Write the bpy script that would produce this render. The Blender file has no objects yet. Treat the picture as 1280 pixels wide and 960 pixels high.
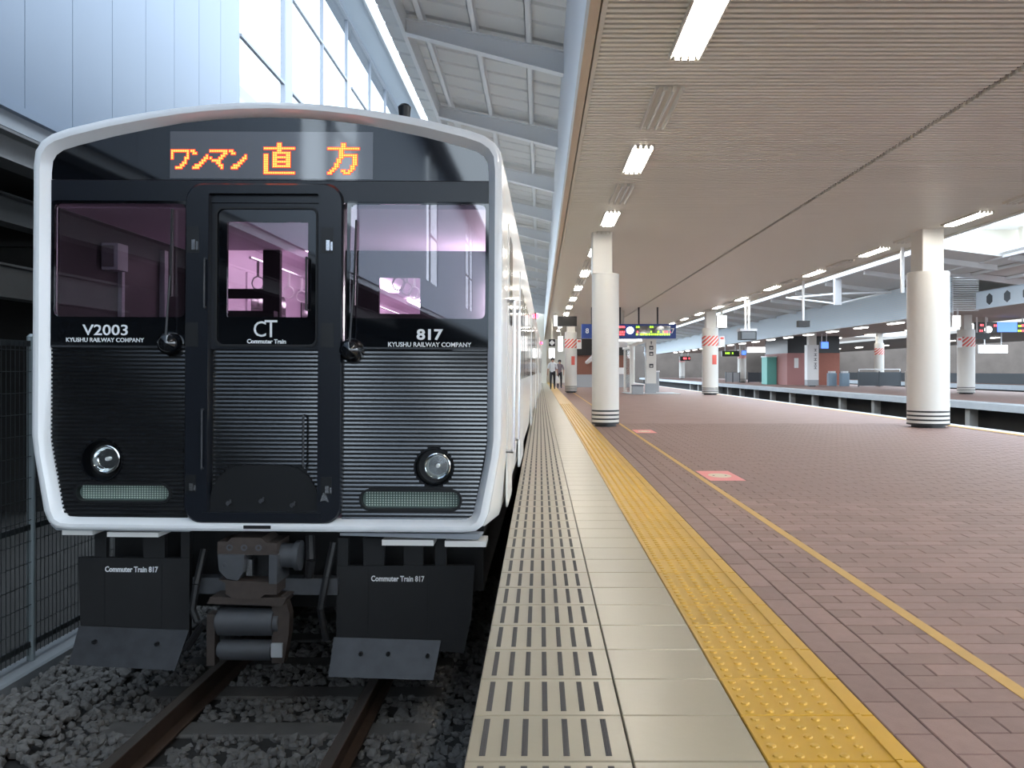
import bpy, math, random
from mathutils import Vector, Matrix
random.seed(7)
S = bpy.context.scene
C = S.collection
FPX, CX, CY, H = 1065.0, 675.0, 463.0, 1.03      # focal length in px, vanishing point, eye height above platform

# ---------------------------------------------------------------- camera
cam = bpy.data.cameras.new('camera'); camo = bpy.data.objects.new('camera', cam); C.objects.link(camo)
camo.location = (0, 0, H); camo.rotation_euler = (math.pi/2, 0, 0)
cam.sensor_width = 36; cam.sensor_fit = 'HORIZONTAL'; cam.lens = FPX/1280*36
cam.shift_x = (640-CX)/1280; cam.shift_y = -(480-CY)/1280
cam.clip_start = 0.05; cam.clip_end = 600
S.camera = camo
# ---------------------------------------------------------------- sky
w = bpy.data.worlds.new('sky'); S.world = w; w.use_nodes = True
bg = w.node_tree.nodes['Background']; bg.inputs[0].default_value = (0.74, 0.87, 1.0, 1); bg.inputs[1].default_value = 3.0
S.view_settings.view_transform = 'Standard'; S.view_settings.look = 'None'
S.view_settings.exposure = 0.65; S.view_settings.gamma = 1.0; S.view_settings.use_curve_mapping = False
TUBE = 48.0          # radiance of the fluorescent tubes

# ---------------------------------------------------------------- helpers
def P(x, y, Y):
    """photo pixel at distance Y -> world point"""
    return Vector(((x-CX)*Y/FPX, Y, H+(CY-y)*Y/FPX))
M = {}
def mat(n, col, rough=0.6, metal=0.0, spec=0.5, emit=None, es=0.0, var=0.0, scale=8.0, bump=0.0, bscale=60.0, coat=0.0, ior=1.5):
    m = bpy.data.materials.new(n); m.use_nodes = True; nt = m.node_tree; b = nt.nodes['Principled BSDF']
    c = (*col, 1)
    b.inputs['Base Color'].default_value = c; b.inputs['Roughness'].default_value = rough
    b.inputs['Metallic'].default_value = metal; b.inputs['Specular IOR Level'].default_value = spec
    b.inputs['IOR'].default_value = ior; b.inputs['Coat Weight'].default_value = coat; b.inputs['Coat Roughness'].default_value = 0.05
    if emit:
        b.inputs['Emission Color'].default_value = (*emit, 1); b.inputs['Emission Strength'].default_value = es
    if var > 0 or bump > 0:
        tc = nt.nodes.new('ShaderNodeTexCoord')
        if var > 0:
            no = nt.nodes.new('ShaderNodeTexNoise'); no.inputs['Scale'].default_value = scale; no.inputs['Detail'].default_value = 5
            nt.links.new(tc.outputs['Object'], no.inputs['Vector'])
            mx = nt.nodes.new('ShaderNodeMix'); mx.data_type = 'RGBA'
            mx.inputs[6].default_value = (*[max(0, v*(1-var)) for v in col], 1); mx.inputs[7].default_value = (*[min(1, v*(1+var)) for v in col], 1)
            nt.links.new(no.outputs['Fac'], mx.inputs[0]); nt.links.new(mx.outputs[2], b.inputs['Base Color'])
        if bump > 0:
            n2 = nt.nodes.new('ShaderNodeTexNoise'); n2.inputs['Scale'].default_value = bscale; n2.inputs['Detail'].default_value = 4
            nt.links.new(tc.outputs['Object'], n2.inputs['Vector'])
            bp = nt.nodes.new('ShaderNodeBump'); bp.inputs['Strength'].default_value = bump; bp.inputs['Distance'].default_value = 0.01
            nt.links.new(n2.outputs['Fac'], bp.inputs['Height']); nt.links.new(bp.outputs['Normal'], b.inputs['Normal'])
    M[n] = m; return m
def glassmat(n, tint=(0.9, 0.9, 0.95), r0=0.05):
    """thin pane: Schlick reflection over a tinted clear body, the same from both sides"""
    m = bpy.data.materials.new(n); m.use_nodes = True; nt = m.node_tree; nt.nodes.clear()
    o = nt.nodes.new('ShaderNodeOutputMaterial'); mx = nt.nodes.new('ShaderNodeMixShader'); lw = nt.nodes.new('ShaderNodeLayerWeight')
    tr = nt.nodes.new('ShaderNodeBsdfTransparent'); gl = nt.nodes.new('ShaderNodeBsdfGlossy')
    pw = nt.nodes.new('ShaderNodeMath'); pw.operation = 'POWER'; pw.inputs[1].default_value = 5
    ma = nt.nodes.new('ShaderNodeMath'); ma.operation = 'MULTIPLY_ADD'; ma.inputs[1].default_value = 1-r0; ma.inputs[2].default_value = r0
    lw.inputs['Blend'].default_value = 0.5; tr.inputs[0].default_value = (*tint, 1); gl.inputs['Roughness'].default_value = 0.01
    nt.links.new(lw.outputs['Facing'], pw.inputs[0]); nt.links.new(pw.outputs[0], ma.inputs[0]); nt.links.new(ma.outputs[0], mx.inputs[0])
    nt.links.new(tr.outputs[0], mx.inputs[1]); nt.links.new(gl.outputs[0], mx.inputs[2]); nt.links.new(mx.outputs[0], o.inputs[0]); M[n] = m; return m
def rand_tint(m, amount=0.12):
    """every object of this material gets a slightly different shade"""
    nt = m.node_tree; b = nt.nodes['Principled BSDF']; oi = nt.nodes.new('ShaderNodeObjectInfo')
    hs = nt.nodes.new('ShaderNodeHueSaturation'); mr = nt.nodes.new('ShaderNodeMapRange')
    mr.inputs[3].default_value = 1-amount; mr.inputs[4].default_value = 1+amount
    nt.links.new(oi.outputs['Random'], mr.inputs[0]); nt.links.new(mr.outputs[0], hs.inputs['Value'])
    l = [k for k in nt.links if k.to_socket == b.inputs['Base Color']]
    if l: nt.links.new(l[0].from_socket, hs.inputs['Color'])
    else: hs.inputs['Color'].default_value = b.inputs['Base Color'].default_value
    nt.links.new(hs.outputs[0], b.inputs['Base Color'])

class MB:
    def __init__(s): s.v = []; s.f = []; s.m = []; s.mi = 0
    def use(s, i): s.mi = i; return s
    def add(s, vs, fs):
        o = len(s.v); s.v += [tuple(p) for p in vs]; s.f += [tuple(i+o for i in f) for f in fs]; s.m += [s.mi]*len(fs); return s
    def box(s, x0, y0, z0, x1, y1, z1):
        return s.add([(x0,y0,z0),(x1,y0,z0),(x1,y1,z0),(x0,y1,z0),(x0,y0,z1),(x1,y0,z1),(x1,y1,z1),(x0,y1,z1)],
                     [(0,3,2,1),(4,5,6,7),(0,1,5,4),(1,2,6,5),(2,3,7,6),(3,0,4,7)])
    def bbox(s, x0, y0, z0, x1, y1, z1, b):
        """box with chamfered top edges"""
        return s.add([(x0,y0,z0),(x1,y0,z0),(x1,y1,z0),(x0,y1,z0),(x0,y0,z1-b),(x1,y0,z1-b),(x1,y1,z1-b),(x0,y1,z1-b),
                      (x0+b,y0+b,z1),(x1-b,y0+b,z1),(x1-b,y1-b,z1),(x0+b,y1-b,z1)],
                     [(0,1,5,4),(1,2,6,5),(2,3,7,6),(3,0,4,7),(4,5,9,8),(5,6,10,9),(6,7,11,10),(7,4,8,11),(8,9,10,11)])
    def prism(s, pts, a, b, ax='y'):
        """polygon extruded from a to b: pts are (x,z) for ax y, (y,z) for ax x, (x,y) for ax z"""
        n = len(pts)
        def q(p, t): return (p[0], t, p[1]) if ax == 'y' else ((t, p[0], p[1]) if ax == 'x' else (p[0], p[1], t))
        vs = [q(p, a) for p in pts]+[q(p, b) for p in pts]
        fs = [tuple(range(n)), tuple(range(2*n-1, n-1, -1))]+[(i, n+i, n+(i+1) % n, (i+1) % n) for i in range(n)]
        return s.add(vs, fs)
    def ring(s, po, pi, a, b):
        """ring between two xz loops of equal count, extruded along y"""
        n = len(po); vs = [(p[0], a, p[1]) for p in po]+[(p[0], a, p[1]) for p in pi]+[(p[0], b, p[1]) for p in po]+[(p[0], b, p[1]) for p in pi]
        fs = []
        for i in range(n):
            j = (i+1) % n
            fs += [(i, j, n+j, n+i), (2*n+i, 3*n+i, 3*n+j, 2*n+j), (i, 2*n+i, 2*n+j, j), (n+i, n+j, 3*n+j, 3*n+i)]
        return s.add(vs, fs)
    def loft(s, loops, closed=True, cap0=False, cap1=False):
        n = len(loops[0]); vs = [p for l in loops for p in l]; fs = []
        for k in range(len(loops)-1):
            for i in range(n if closed else n-1):
                j = (i+1) % n
                fs.append((k*n+i, k*n+j, (k+1)*n+j, (k+1)*n+i))
        if cap0: fs.append(tuple(range(n)))
        if cap1: fs.append(tuple(range(len(vs)-1, len(vs)-n-1, -1)))
        return s.add(vs, fs)
    def cyl(s, p0, p1, r0, r1=None, n=12, caps=True):
        r1 = r0 if r1 is None else r1; p0 = Vector(p0); p1 = Vector(p1); d = (p1-p0).normalized()
        u = d.orthogonal().normalized(); v = d.cross(u)
        L = [[p+(u*math.cos(t*2*math.pi/n)+v*math.sin(t*2*math.pi/n))*r for t in range(n)] for p, r in ((p0, r0), (p1, r1))]
        return s.loft(L, True, caps, caps)
    def lathe(s, c, d, prof, n=20, cap=True):
        c = Vector(c); d = Vector(d).normalized(); u = d.orthogonal().normalized(); v = d.cross(u)
        L = [[c+d*h+(u*math.cos(t*2*math.pi/n)+v*math.sin(t*2*math.pi/n))*r for t in range(n)] for r, h in prof]
        return s.loft(L, True, cap, cap)
    def tube(s, pts, r, n=8):
        for a, b in zip(pts[:-1], pts[1:]): s.cyl(a, b, r, r, n)
        return s
    def mesh(s, name, mats, smooth=False):
        me = bpy.data.meshes.new(name); me.from_pydata(s.v, [], s.f)
        for m in (mats if isinstance(mats, (list, tuple)) else [mats]): me.materials.append(M[m])
        me.polygons.foreach_set('material_index', s.m)
        import bmesh
        bm = bmesh.new(); bm.from_mesh(me); bmesh.ops.recalc_face_normals(bm, faces=bm.faces); bm.to_mesh(me); bm.free()
        if smooth:
            me.polygons.foreach_set('use_smooth', [True]*len(me.polygons)); me.set_sharp_from_angle(angle=math.radians(35))
        me.update(); return me
    def build(s, name, mats, parent=None, smooth=False, **kw):
        return obj(name, s.mesh(name, mats, smooth), parent, **kw)
def obj(name, me, parent=None, loc=None, rot=None, scale=None, label=None, cat=None, group=None, kind=None):
    o = bpy.data.objects.new(name, me); C.objects.link(o)
    if parent: o.parent = parent
    if loc: o.location = loc
    if rot: o.rotation_euler = rot
    if scale: o.scale = scale
    if label: o['label'] = label
    if cat: o['category'] = cat
    if group: o['group'] = group
    if kind: o['kind'] = kind
    return o
def thing(name, label, cat, loc=(0,0,0), rotz=0, group=None, kind=None):
    return obj(name, None, None, loc, (0,0,rotz), None, label, cat, group, kind)
def rrect(x0, y0, x1, y1, r, n=5):
    """rounded rectangle, counter-clockwise in a y-up frame"""
    out = []
    for cx, cy, a0 in ((x1-r, y1-r, 0), (x0+r, y1-r, 90), (x0+r, y0+r, 180), (x1-r, y0+r, 270)):
        for k in range(n+1):
            a = math.radians(a0+90*k/n); out.append((cx+r*math.cos(a), cy+r*math.sin(a)))
    return out
def ordinal(k): return ['nearest', 'second', 'third', 'fourth', 'fifth', 'sixth', 'seventh', 'eighth', 'ninth', 'tenth', 'eleventh', 'twelfth', 'thirteenth', 'fourteenth', 'fifteenth', 'sixteenth', 'seventeenth', 'eighteenth', 'nineteenth', 'twentieth', 'twenty-first', 'twenty-second', 'twenty-third', 'twenty-fourth', 'twenty-fifth', 'twenty-sixth', 'twenty-seventh', 'twenty-eighth'][k]
TXT = {}
def textmesh(body, m, size=1.0, ext=0.002, bold=0.0, spacing=1.0, align='CENTER'):
    cu = bpy.data.curves.new('lettering', 'FONT'); cu.body = body; cu.size = size; cu.extrude = ext; cu.offset = bold
    cu.align_x = align; cu.align_y = 'CENTER'; cu.space_character = spacing; cu.resolution_u = 3
    to = bpy.data.objects.new('lettering', cu); C.objects.link(to)
    dg = bpy.context.evaluated_depsgraph_get(); me = bpy.data.meshes.new_from_object(to.evaluated_get(dg))
    bpy.data.objects.remove(to); me.materials.clear(); me.materials.append(M[m]); return me
def text(name, body, m, parent, loc, w=None, h=None, bold=0.0, spacing=1.0, rot=(math.pi/2, 0, 0)):
    """lettering centred at loc, stretched to width w and height h"""
    me = textmesh(body, m, 1.0, 0.01, bold, spacing)
    xs = [v.co.x for v in me.vertices]; ys = [v.co.y for v in me.vertices]
    cx, cy = (min(xs)+max(xs))/2, (min(ys)+max(ys))/2
    for v in me.vertices: v.co.x -= cx; v.co.y -= cy
    sx = w/(max(xs)-min(xs)) if w else h/(max(ys)-min(ys)); sy = h/(max(ys)-min(ys)) if h else sx
    return obj(name, me, parent, loc, rot, (sx, sy, 0.15))

# ---------------------------------------------------------------- materials
mat('paver', (0.275, 0.176, 0.152), 0.62, var=0.16, scale=18, bump=0.15, bscale=220); rand_tint(M['paver'], 0.14)
mat('grout', (0.17, 0.13, 0.125), 0.9)
mat('slab', (0.385, 0.34, 0.245), 0.30, var=0.05, scale=5, bump=0.03, bscale=30); rand_tint(M['slab'], 0.03)
mat('slab_joint', (0.24, 0.22, 0.19), 0.8)
mat('grip', (0.075, 0.07, 0.068), 0.7)
mat('tactile', (0.60, 0.34, 0.03), 0.36, var=0.06, scale=12); rand_tint(M['tactile'], 0.05)
mat('line_paint', (0.58, 0.35, 0.10), 0.55, var=0.12, scale=14)
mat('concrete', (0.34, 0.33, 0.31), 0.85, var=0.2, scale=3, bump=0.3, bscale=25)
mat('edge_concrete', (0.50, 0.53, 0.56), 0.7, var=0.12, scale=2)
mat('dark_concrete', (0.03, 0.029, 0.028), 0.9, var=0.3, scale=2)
mat('kerb_grey', (0.22, 0.235, 0.25), 0.8, var=0.2, scale=3)
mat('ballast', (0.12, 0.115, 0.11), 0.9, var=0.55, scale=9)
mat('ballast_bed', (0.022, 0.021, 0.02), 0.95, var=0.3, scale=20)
mat('rail_rust', (0.085, 0.055, 0.04), 0.75, var=0.3, scale=10)
mat('rail_top', (0.20, 0.17, 0.15), 0.4, 0.8)
mat('sleeper', (0.10, 0.095, 0.09), 0.9, var=0.25, scale=7)
mat('slat', (0.78, 0.76, 0.68), 0.38, 0.0)
mat('void', (0.035, 0.03, 0.03), 0.9)
mat('column_white', (0.74, 0.72, 0.67), 0.35)
mat('black_band', (0.02, 0.02, 0.022), 0.4)
mat('housing', (0.62, 0.60, 0.54), 0.4)
mat('tube_off', (0.75, 0.75, 0.72), 0.25)
mat('tube_lit', (0.9, 0.9, 0.9), 0.4, emit=(1.0, 0.955, 0.88), es=TUBE)
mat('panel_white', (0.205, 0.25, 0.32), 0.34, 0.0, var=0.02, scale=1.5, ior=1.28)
mat('trim_grey', (0.33, 0.35, 0.38), 0.5)
mat('steel_blue', (0.86, 0.86, 0.86), 0.45)
mat('steel_pale', (0.84, 0.84, 0.85), 0.45)
mat('roof_sheet', (0.74, 0.72, 0.69), 0.55)
mat('tan_trim', (0.55, 0.44, 0.33), 0.5)
mat('train_white', (0.90, 0.91, 0.92), 0.22, coat=0.3)
mat('train_side', (0.86, 0.84, 0.80), 0.25, coat=0.3)
mat('navy_gloss', (0.007, 0.009, 0.014), 0.28)
mat('black_gloss', (0.004, 0.005, 0.007), 0.04, ior=1.75)
mat('black_plate', (0.006, 0.0065, 0.0075), 0.4)
mat('rib_black', (0.006, 0.007, 0.009), 0.14, ior=2.1)
mat('rubber', (0.012, 0.012, 0.013), 0.55)
mat('chrome', (0.7, 0.7, 0.72), 0.18, 1.0)
mat('reflector', (0.75, 0.78, 0.78), 0.12, 1.0)
mat('under_black', (0.012, 0.012, 0.013), 0.55, var=0.3, scale=8)
mat('plough_steel', (0.045, 0.047, 0.052), 0.42, 0.4, var=0.4, scale=12)
mat('coupler_rust', (0.05, 0.037, 0.031), 0.7, var=0.35, scale=25)
mat('coupler_grey', (0.06, 0.063, 0.07), 0.55, var=0.2, scale=15)
mat('letter_white', (0.88, 0.9, 0.92), 0.5)
mat('letter_dark', (0.05, 0.05, 0.06), 0.6)
mat('led_panel', (0.075, 0.07, 0.075), 0.06, ior=2.0)
mat('led_orange', (0.9, 0.3, 0.05), 0.5, emit=(1.0, 0.16, 0.03), es=3.2)
mat('led_halo_red', (0.8, 0.05, 0.02), 0.5, emit=(1.0, 0.02, 0.008), es=1.0)  # red bleed of light around the LED dots, built as glowing squares
mat('marker_panel', (0.10, 0.14, 0.125), 0.25)
mat('marker_led', (0.45, 0.55, 0.48), 0.3)
mat('cab_dark', (0.03, 0.028, 0.031), 0.7)
mat('cab_lilac', (0.85, 0.74, 0.86), 0.6)
mat('cabin_pink', (0.80, 0.70, 0.79), 0.5)
mat('cabin_lamp', (1, 1, 1), 0.5, emit=(1.0, 0.82, 0.98), es=7.0)
mat('cab_fill_glow', (1, 1, 1), 0.5, emit=(1.0, 0.88, 1.0), es=45.0)  # glow of the added box that brightens the cab
mat('red_lamp', (0.8, 0.05, 0.08), 0.4, emit=(1.0, 0.03, 0.10), es=14)
glassmat('windscreen', (0.86, 0.80, 0.86), 0.13)
glassmat('pane', (0.97, 0.98, 0.99), 0.03)
mat('side_glass', (0.03, 0.03, 0.03), 0.06, ior=1.7)
mat('fence_metal', (0.02, 0.024, 0.026), 0.6)
mat('pole_grey', (0.26, 0.30, 0.31), 0.5, 0.3)
mat('girder_dark', (0.13, 0.13, 0.13), 0.7, var=0.2, scale=2)
mat('cream', (0.75, 0.70, 0.60), 0.7)
mat('blue_roof', (0.20, 0.29, 0.37), 0.5)
mat('house_cream', (0.34, 0.32, 0.28), 0.7)
mat('mullion_grey', (0.27, 0.30, 0.35), 0.5)
mat('eave_grey', (0.33, 0.38, 0.44), 0.5)
mat('sign_red', (0.72, 0.13, 0.10), 0.5)
mat('sign_pink', (0.80, 0.27, 0.27), 0.5)
mat('sign_cream', (0.72, 0.62, 0.48), 0.5)
mat('sign_white', (0.85, 0.85, 0.85), 0.4)
mat('sign_blue', (0.02, 0.06, 0.28), 0.4)
mat('sign_lit', (1, 1, 1), 0.4, emit=(1, 1, 1), es=1.6)
mat('blue_lit', (0.1, 0.2, 0.8), 0.4, emit=(0.12, 0.28, 0.95), es=1.0)
mat('text_red', (1, 0.1, 0.1), 0.4, emit=(1.0, 0.08, 0.10), es=2.2)
mat('text_green', (0.4, 1, 0.1), 0.4, emit=(0.45, 1.0, 0.03), es=1.3)
mat('screen_black', (0.015, 0.013, 0.013), 0.35)
mat('brown_wall', (0.22, 0.085, 0.055), 0.5)
mat('brick_red', (0.36, 0.13, 0.09), 0.6, var=0.1, scale=6)
mat('rose_wall', (0.46, 0.22, 0.21), 0.6)
mat('teal', (0.15, 0.50, 0.44), 0.5)
mat('grey_box', (0.36, 0.38, 0.40), 0.5)
mat('bin_blue', (0.30, 0.42, 0.52), 0.45)
mat('dark_fence', (0.05, 0.06, 0.07), 0.4)
mat('far_grey', (0.40, 0.37, 0.34), 0.8)
mat('far_brown', (0.13, 0.105, 0.09), 0.85, var=0.35, scale=0.6)
mat('orange_pipe', (0.75, 0.35, 0.05), 0.5)
mat('hex_girder', (0.74, 0.83, 0.90), 0.5)
mat('skin', (0.50, 0.30, 0.22), 0.6)
mat('shirt_white', (0.78, 0.80, 0.84), 0.8)
mat('shirt_grey', (0.20, 0.16, 0.18), 0.8)
mat('trousers', (0.022, 0.024, 0.032), 0.8)
mat('hair', (0.02, 0.016, 0.014), 0.5)
mat('bag_white', (0.8, 0.8, 0.8), 0.6)

# ================================================================ platform
YN, YF = -8.0, 72.0
fl = MB().box(-0.2, YN, -0.22, 7.95, YF, -0.014).use(1).box(0.05, YN, -1.3, 7.6, YF, -0.22).build('floor', ['slab_joint', 'dark_concrete'], kind='structure', label='island platform floor with slabs, yellow tactile strip and brown pavers')
obj('paver_bed', MB().box(1.0, YN, -0.0139, 7.95, YF, -0.008).mesh('paver_bed', 'grout'), fl)
# --- slabs, tactile tiles, grip strips: rows of 0.3 m
Y0 = 2.2445; J = 0.0025
def slab_mb(x0, x1): return MB().bbox(x0+J, J, -0.013, x1-J, 0.3-J, 0, 0.003)
XS, XP, XT0, XT1 = -0.2, 0.244, 0.598, 1.001
def tac_mb():
    b = slab_mb(XT0, XT1)
    for i in range(5):
        for j in range(5):
            cx, cy = XT0+0.036+0.0595*i, 0.03+0.06*j
            b.loft([[(cx+r*math.cos(t*math.pi/4), cy+r*math.sin(t*math.pi/4), z) for t in range(8)] for r, z in ((0.0145, -0.001), (0.012, 0.004), (0.007, 0.005))], True, False, True)
    b.prism([(0.935, 0), (0.937, 0.005), (0.955, 0.005), (0.957, 0)], J, 0.3-J, 'y')
    return b
grip_mb = MB().box(-0.0085, 0, -0.006, 0.0085, 0.242, 0.0004)
for k in range(3): grip_mb.prism([(-0.0065+k*0.005-0.0012, 0.0003), (-0.0065+k*0.005, 0.0016), (-0.0065+k*0.005+0.0012, 0.0003)], 0.002, 0.24, 'y')
GX = [-0.155+0.0566*i for i in range(7)]
m_s, m_p, m_t, m_g = slab_mb(XS, XP).mesh('edge_slab', 'slab'), slab_mb(XP, XT0).mesh('plain_slab', 'slab'), tac_mb().mesh('tactile_tile', 'tactile'), grip_mb.mesh('grip_strip', 'grip')
NR = 40
for r in range(-1, NR):
    y = Y0+0.3*r
    s = obj('edge_slab', m_s, fl, (0, y, 0))
    for gx in GX: obj('grip_strip', m_g, s, (gx, 0.031, 0))
    obj('plain_slab', m_p, fl, (0, y, 0)); obj('tactile_tile', m_t, fl, (0, y, 0))
def shift(dst, src, dy, dx=0):
    dst.add([(x+dx, y+dy, z) for x, y, z in src.v], src.f)
far = [r for r in range(-34, 232) if not -1 <= r < NR]
b = MB(); g = MB(); t = MB(); tm = tac_mb()
for r in far:
    y = Y0+0.3*r
    shift(b, slab_mb(XS, XP), y); shift(b, slab_mb(XP, XT0), y)
    for gx in GX: g.box(gx-0.0085, y+0.031, -0.006, gx+0.0085, y+0.273, 0.001)
    shift(t, tm if -1 < r < 80 else slab_mb(XT0, XT1), y)
b.build('distant_slabs', 'slab', fl, kind='stuff'); g.build('distant_grip_strips', 'grip', fl, kind='stuff'); t.build('distant_tactile_tiles', 'tactile', fl, kind='stuff')
# --- pavers 0.236 x 0.113
PL, PW, PJ = 0.236, 0.1133, 0.0015
def paver_mb(lx, ly): return MB().bbox(-lx/2+PJ, -ly/2+PJ, -0.009, lx/2-PJ, ly/2-PJ, 0, 0.003)
m_h, m_v, m_half = paver_mb(PL, PW).mesh('paver', 'paver'), paver_mb(0.115, PL).mesh('paver', 'paver'), paver_mb(0.109, PW).mesh('paver', 'paver')
cand = []
for c, off in ((1.058, 0.0), (1.174, 0.11)):
    for k in range(-2, 60): cand.append((c, 2.295+off+PL*k, 0.115, PL, m_v))
XB = 1.2325
for r in range(-4, 125):
    y = 2.479+PW*r
    if r % 2 == 0:
        cand.append((XB+0.0545, y, 0.109, PW, m_half)); x0 = XB+0.109
    else: x0 = XB
    while x0+PL < 7.62:
        cand.append((x0+PL/2, y, PL, PW, m_h)); x0 += PL
def vis(c):
    x, y = c[0], c[1]
    if y < 2.1: return False
    px, py = CX+FPX*x/y, CY+FPX*H/y
    return px < 1310 and py < 985
seen = sorted([c for c in cand if vis(c)], key=lambda c: c[1])
near = seen[:296]; nid = {(c[0], c[1]) for c in near}
for c in near: obj('paver', c[4], fl, (c[0], c[1], random.uniform(-0.0012, 0)))
b = MB()
for c in cand:
    if (c[0], c[1]) in nid: continue
    dz = random.uniform(-0.0012, 0)
    shift(b, MB().bbox(-c[2]/2+PJ, -c[3]/2+PJ, -0.009, c[2]/2-PJ, c[3]/2-PJ, dz, 0.003), c[1], c[0])
b.build('remaining_pavers', 'paver', fl, kind='stuff')
def brickmat():
    m = mat('paving_far', (0.275, 0.176, 0.152), 0.6); nt = m.node_tree; bs = nt.nodes['Principled BSDF']
    tc = nt.nodes.new('ShaderNodeTexCoord'); br = nt.nodes.new('ShaderNodeTexBrick')
    br.inputs['Scale'].default_value = 1.0; br.inputs['Brick Width'].default_value = PL; br.inputs['Row Height'].default_value = PW
    br.inputs['Mortar Size'].default_value = 0.003; br.inputs['Mortar'].default_value = (0.21, 0.155, 0.145, 1)
    br.inputs['Color1'].default_value = (0.26, 0.165, 0.142, 1); br.inputs['Color2'].default_value = (0.31, 0.198, 0.172, 1)
    nt.links.new(tc.outputs['Object'], br.inputs['Vector']); nt.links.new(br.outputs['Color'], bs.inputs['Base Color'])
brickmat()
obj('distant_paving', MB().box(1.001, 16.45, -0.0135, 7.6, YF, -0.001).mesh('distant_paving', 'paving_far'), fl)
obj('near_paving', MB().box(1.001, YN, -0.0135, 7.6, 1.95, -0.001).mesh('near_paving', 'paving_far'), fl)
obj('painted_line', MB().box(1.515, 1.0, -0.001, 1.567, YF, 0.0012).mesh('painted_line', 'line_paint'), fl, label='thin faded yellow line painted on the pavers')
MB().box(7.6, YN, -0.0139, 7.72, YF, 0.003).use(1).box(7.72, YN, -0.0139, 7.95, YF, 0.002).build('far_edge_strip', ['tactile', 'edge_concrete'], fl)

# ================================================================ track bed
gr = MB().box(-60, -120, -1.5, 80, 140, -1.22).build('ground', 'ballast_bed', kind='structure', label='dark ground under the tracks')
def rail_poly(): return [(-0.06, 0), (0.06, 0), (0.06, 0.012), (0.012, 0.03), (0.012, 0.105), (0.033, 0.118), (0.033, 0.15), (-0.033, 0.15), (-0.033, 0.118), (-0.012, 0.105), (-0.012, 0.03), (-0.06, 0.012)]
def track(name, label, x, y0, y1, z, sl, rot=0, py=0):
    t = thing(name, label, 'track', (x, py, z), rot)
    for sx in (-0.566, 0.566):
        b = MB().prism([(p[0]+sx, p[1]-0.15) for p in rail_poly()], y0-py, y1-py, 'y').use(1).box(sx-0.028, y0-py, -0.0005, sx+0.028, y1-py, 0.0012)
        b.build('rail', ['rail_rust', 'rail_top'], t)
    ms = MB().bbox(-1.0, -0.1, -0.28, 1.0, 0.1, -0.155, 0.01).mesh('sleeper', 'sleeper')
    for y in sl: obj('sleeper', ms, t, (0, y-py, 0))
    return t
TYAW = math.radians(-0.45)
track('railway_track', 'rusty railway track on ballast under the black-fronted train', -1.66, -60, 60, -1.0, [1.6+0.6*k for k in range(30)], TYAW, 5.1)
track('railway_track', 'dark railway track beside the far edge of the brown platform', 9.6, -2, 110, -1.0, [0.6*k for k in range(20, 90)])
track('railway_track', 'dark railway track below the opposite platform edge', 12.4, -2, 110, -1.0, [0.6*k for k in range(20, 90)])
MB().box(-0.2, -90, -0.22, 7.95, YN, -0.001).use(1).box(0.05, -90, -1.3, 7.6, YN, -0.22).build('platform_behind', ['paving_far', 'dark_concrete'], kind='structure', label='brown platform continuing behind the viewer')
MB().box(-16, -96, -1.3, 24, -95, 3.2).build('added_dark_wall', 'far_brown', kind='structure', label='low dark wall added far behind the viewer to darken reflections')  # unseen, added to keep the horizon dark in the train's reflections
# ballast stones
def stones(x0, x1, y0, y1, n, zf, smin, smax):
    t = (1+5**0.5)/2; iv = [Vector(p).normalized() for p in [(-1,t,0),(1,t,0),(-1,-t,0),(1,-t,0),(0,-1,t),(0,1,t),(0,-1,-t),(0,1,-t),(t,0,-1),(t,0,1),(-t,0,-1),(-t,0,1)]]
    ifc = [(0,11,5),(0,5,1),(0,1,7),(0,7,10),(0,10,11),(1,5,9),(5,11,4),(11,10,2),(10,7,6),(7,1,8),(3,9,4),(3,4,2),(3,2,6),(3,6,8),(3,8,9),(4,9,5),(2,4,11),(6,2,10),(8,6,7),(9,8,1)]
    b = MB()
    for _ in range(n):
        x, y = random.uniform(x0, x1), random.uniform(y0, y1); r = random.uniform(smin, smax)
        if abs(abs(x+1.66)-0.566) < 0.055+r*0.4: continue
        z = zf(x, y)+random.uniform(-0.03, 0.012)
        rt = Matrix.Rotation(random.uniform(0, 6.28), 3, Vector((random.random()-0.5, random.random()-0.5, random.random()-0.5)).normalized())
        sc = (r*random.uniform(0.8, 1.3), r*random.uniform(0.7, 1.1), r*random.uniform(0.55, 0.9))
        b.add([Vector((x, y, z))+rt @ Vector((p[0]*sc[0]*random.uniform(0.8, 1.15), p[1]*sc[1]*random.uniform(0.8, 1.15), p[2]*sc[2]*random.uniform(0.8, 1.1))) for p in iv], ifc)
    return b
def bz(x, y):
    d = abs(x+1.66)
    z = -1.165
    if x < -2.9: z += 0.05
    if abs((y-1.6+0.3) % 0.6-0.3) < 0.10 and d < 1.0: z -= 0.05
    return z
stones(-3.55, -0.12, 2.8, 9.0, 12500, bz, 0.022, 0.044).build('ballast', 'ballast', kind='stuff', label='loose dark grey ballast stones around the rails', cat='gravel')
MB().box(-3.55, -90, -1.3, 0.05, 60, -1.175).build('trackbed', 'ballast_bed', kind='structure', label='dark ballast bed beneath the train')

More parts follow.
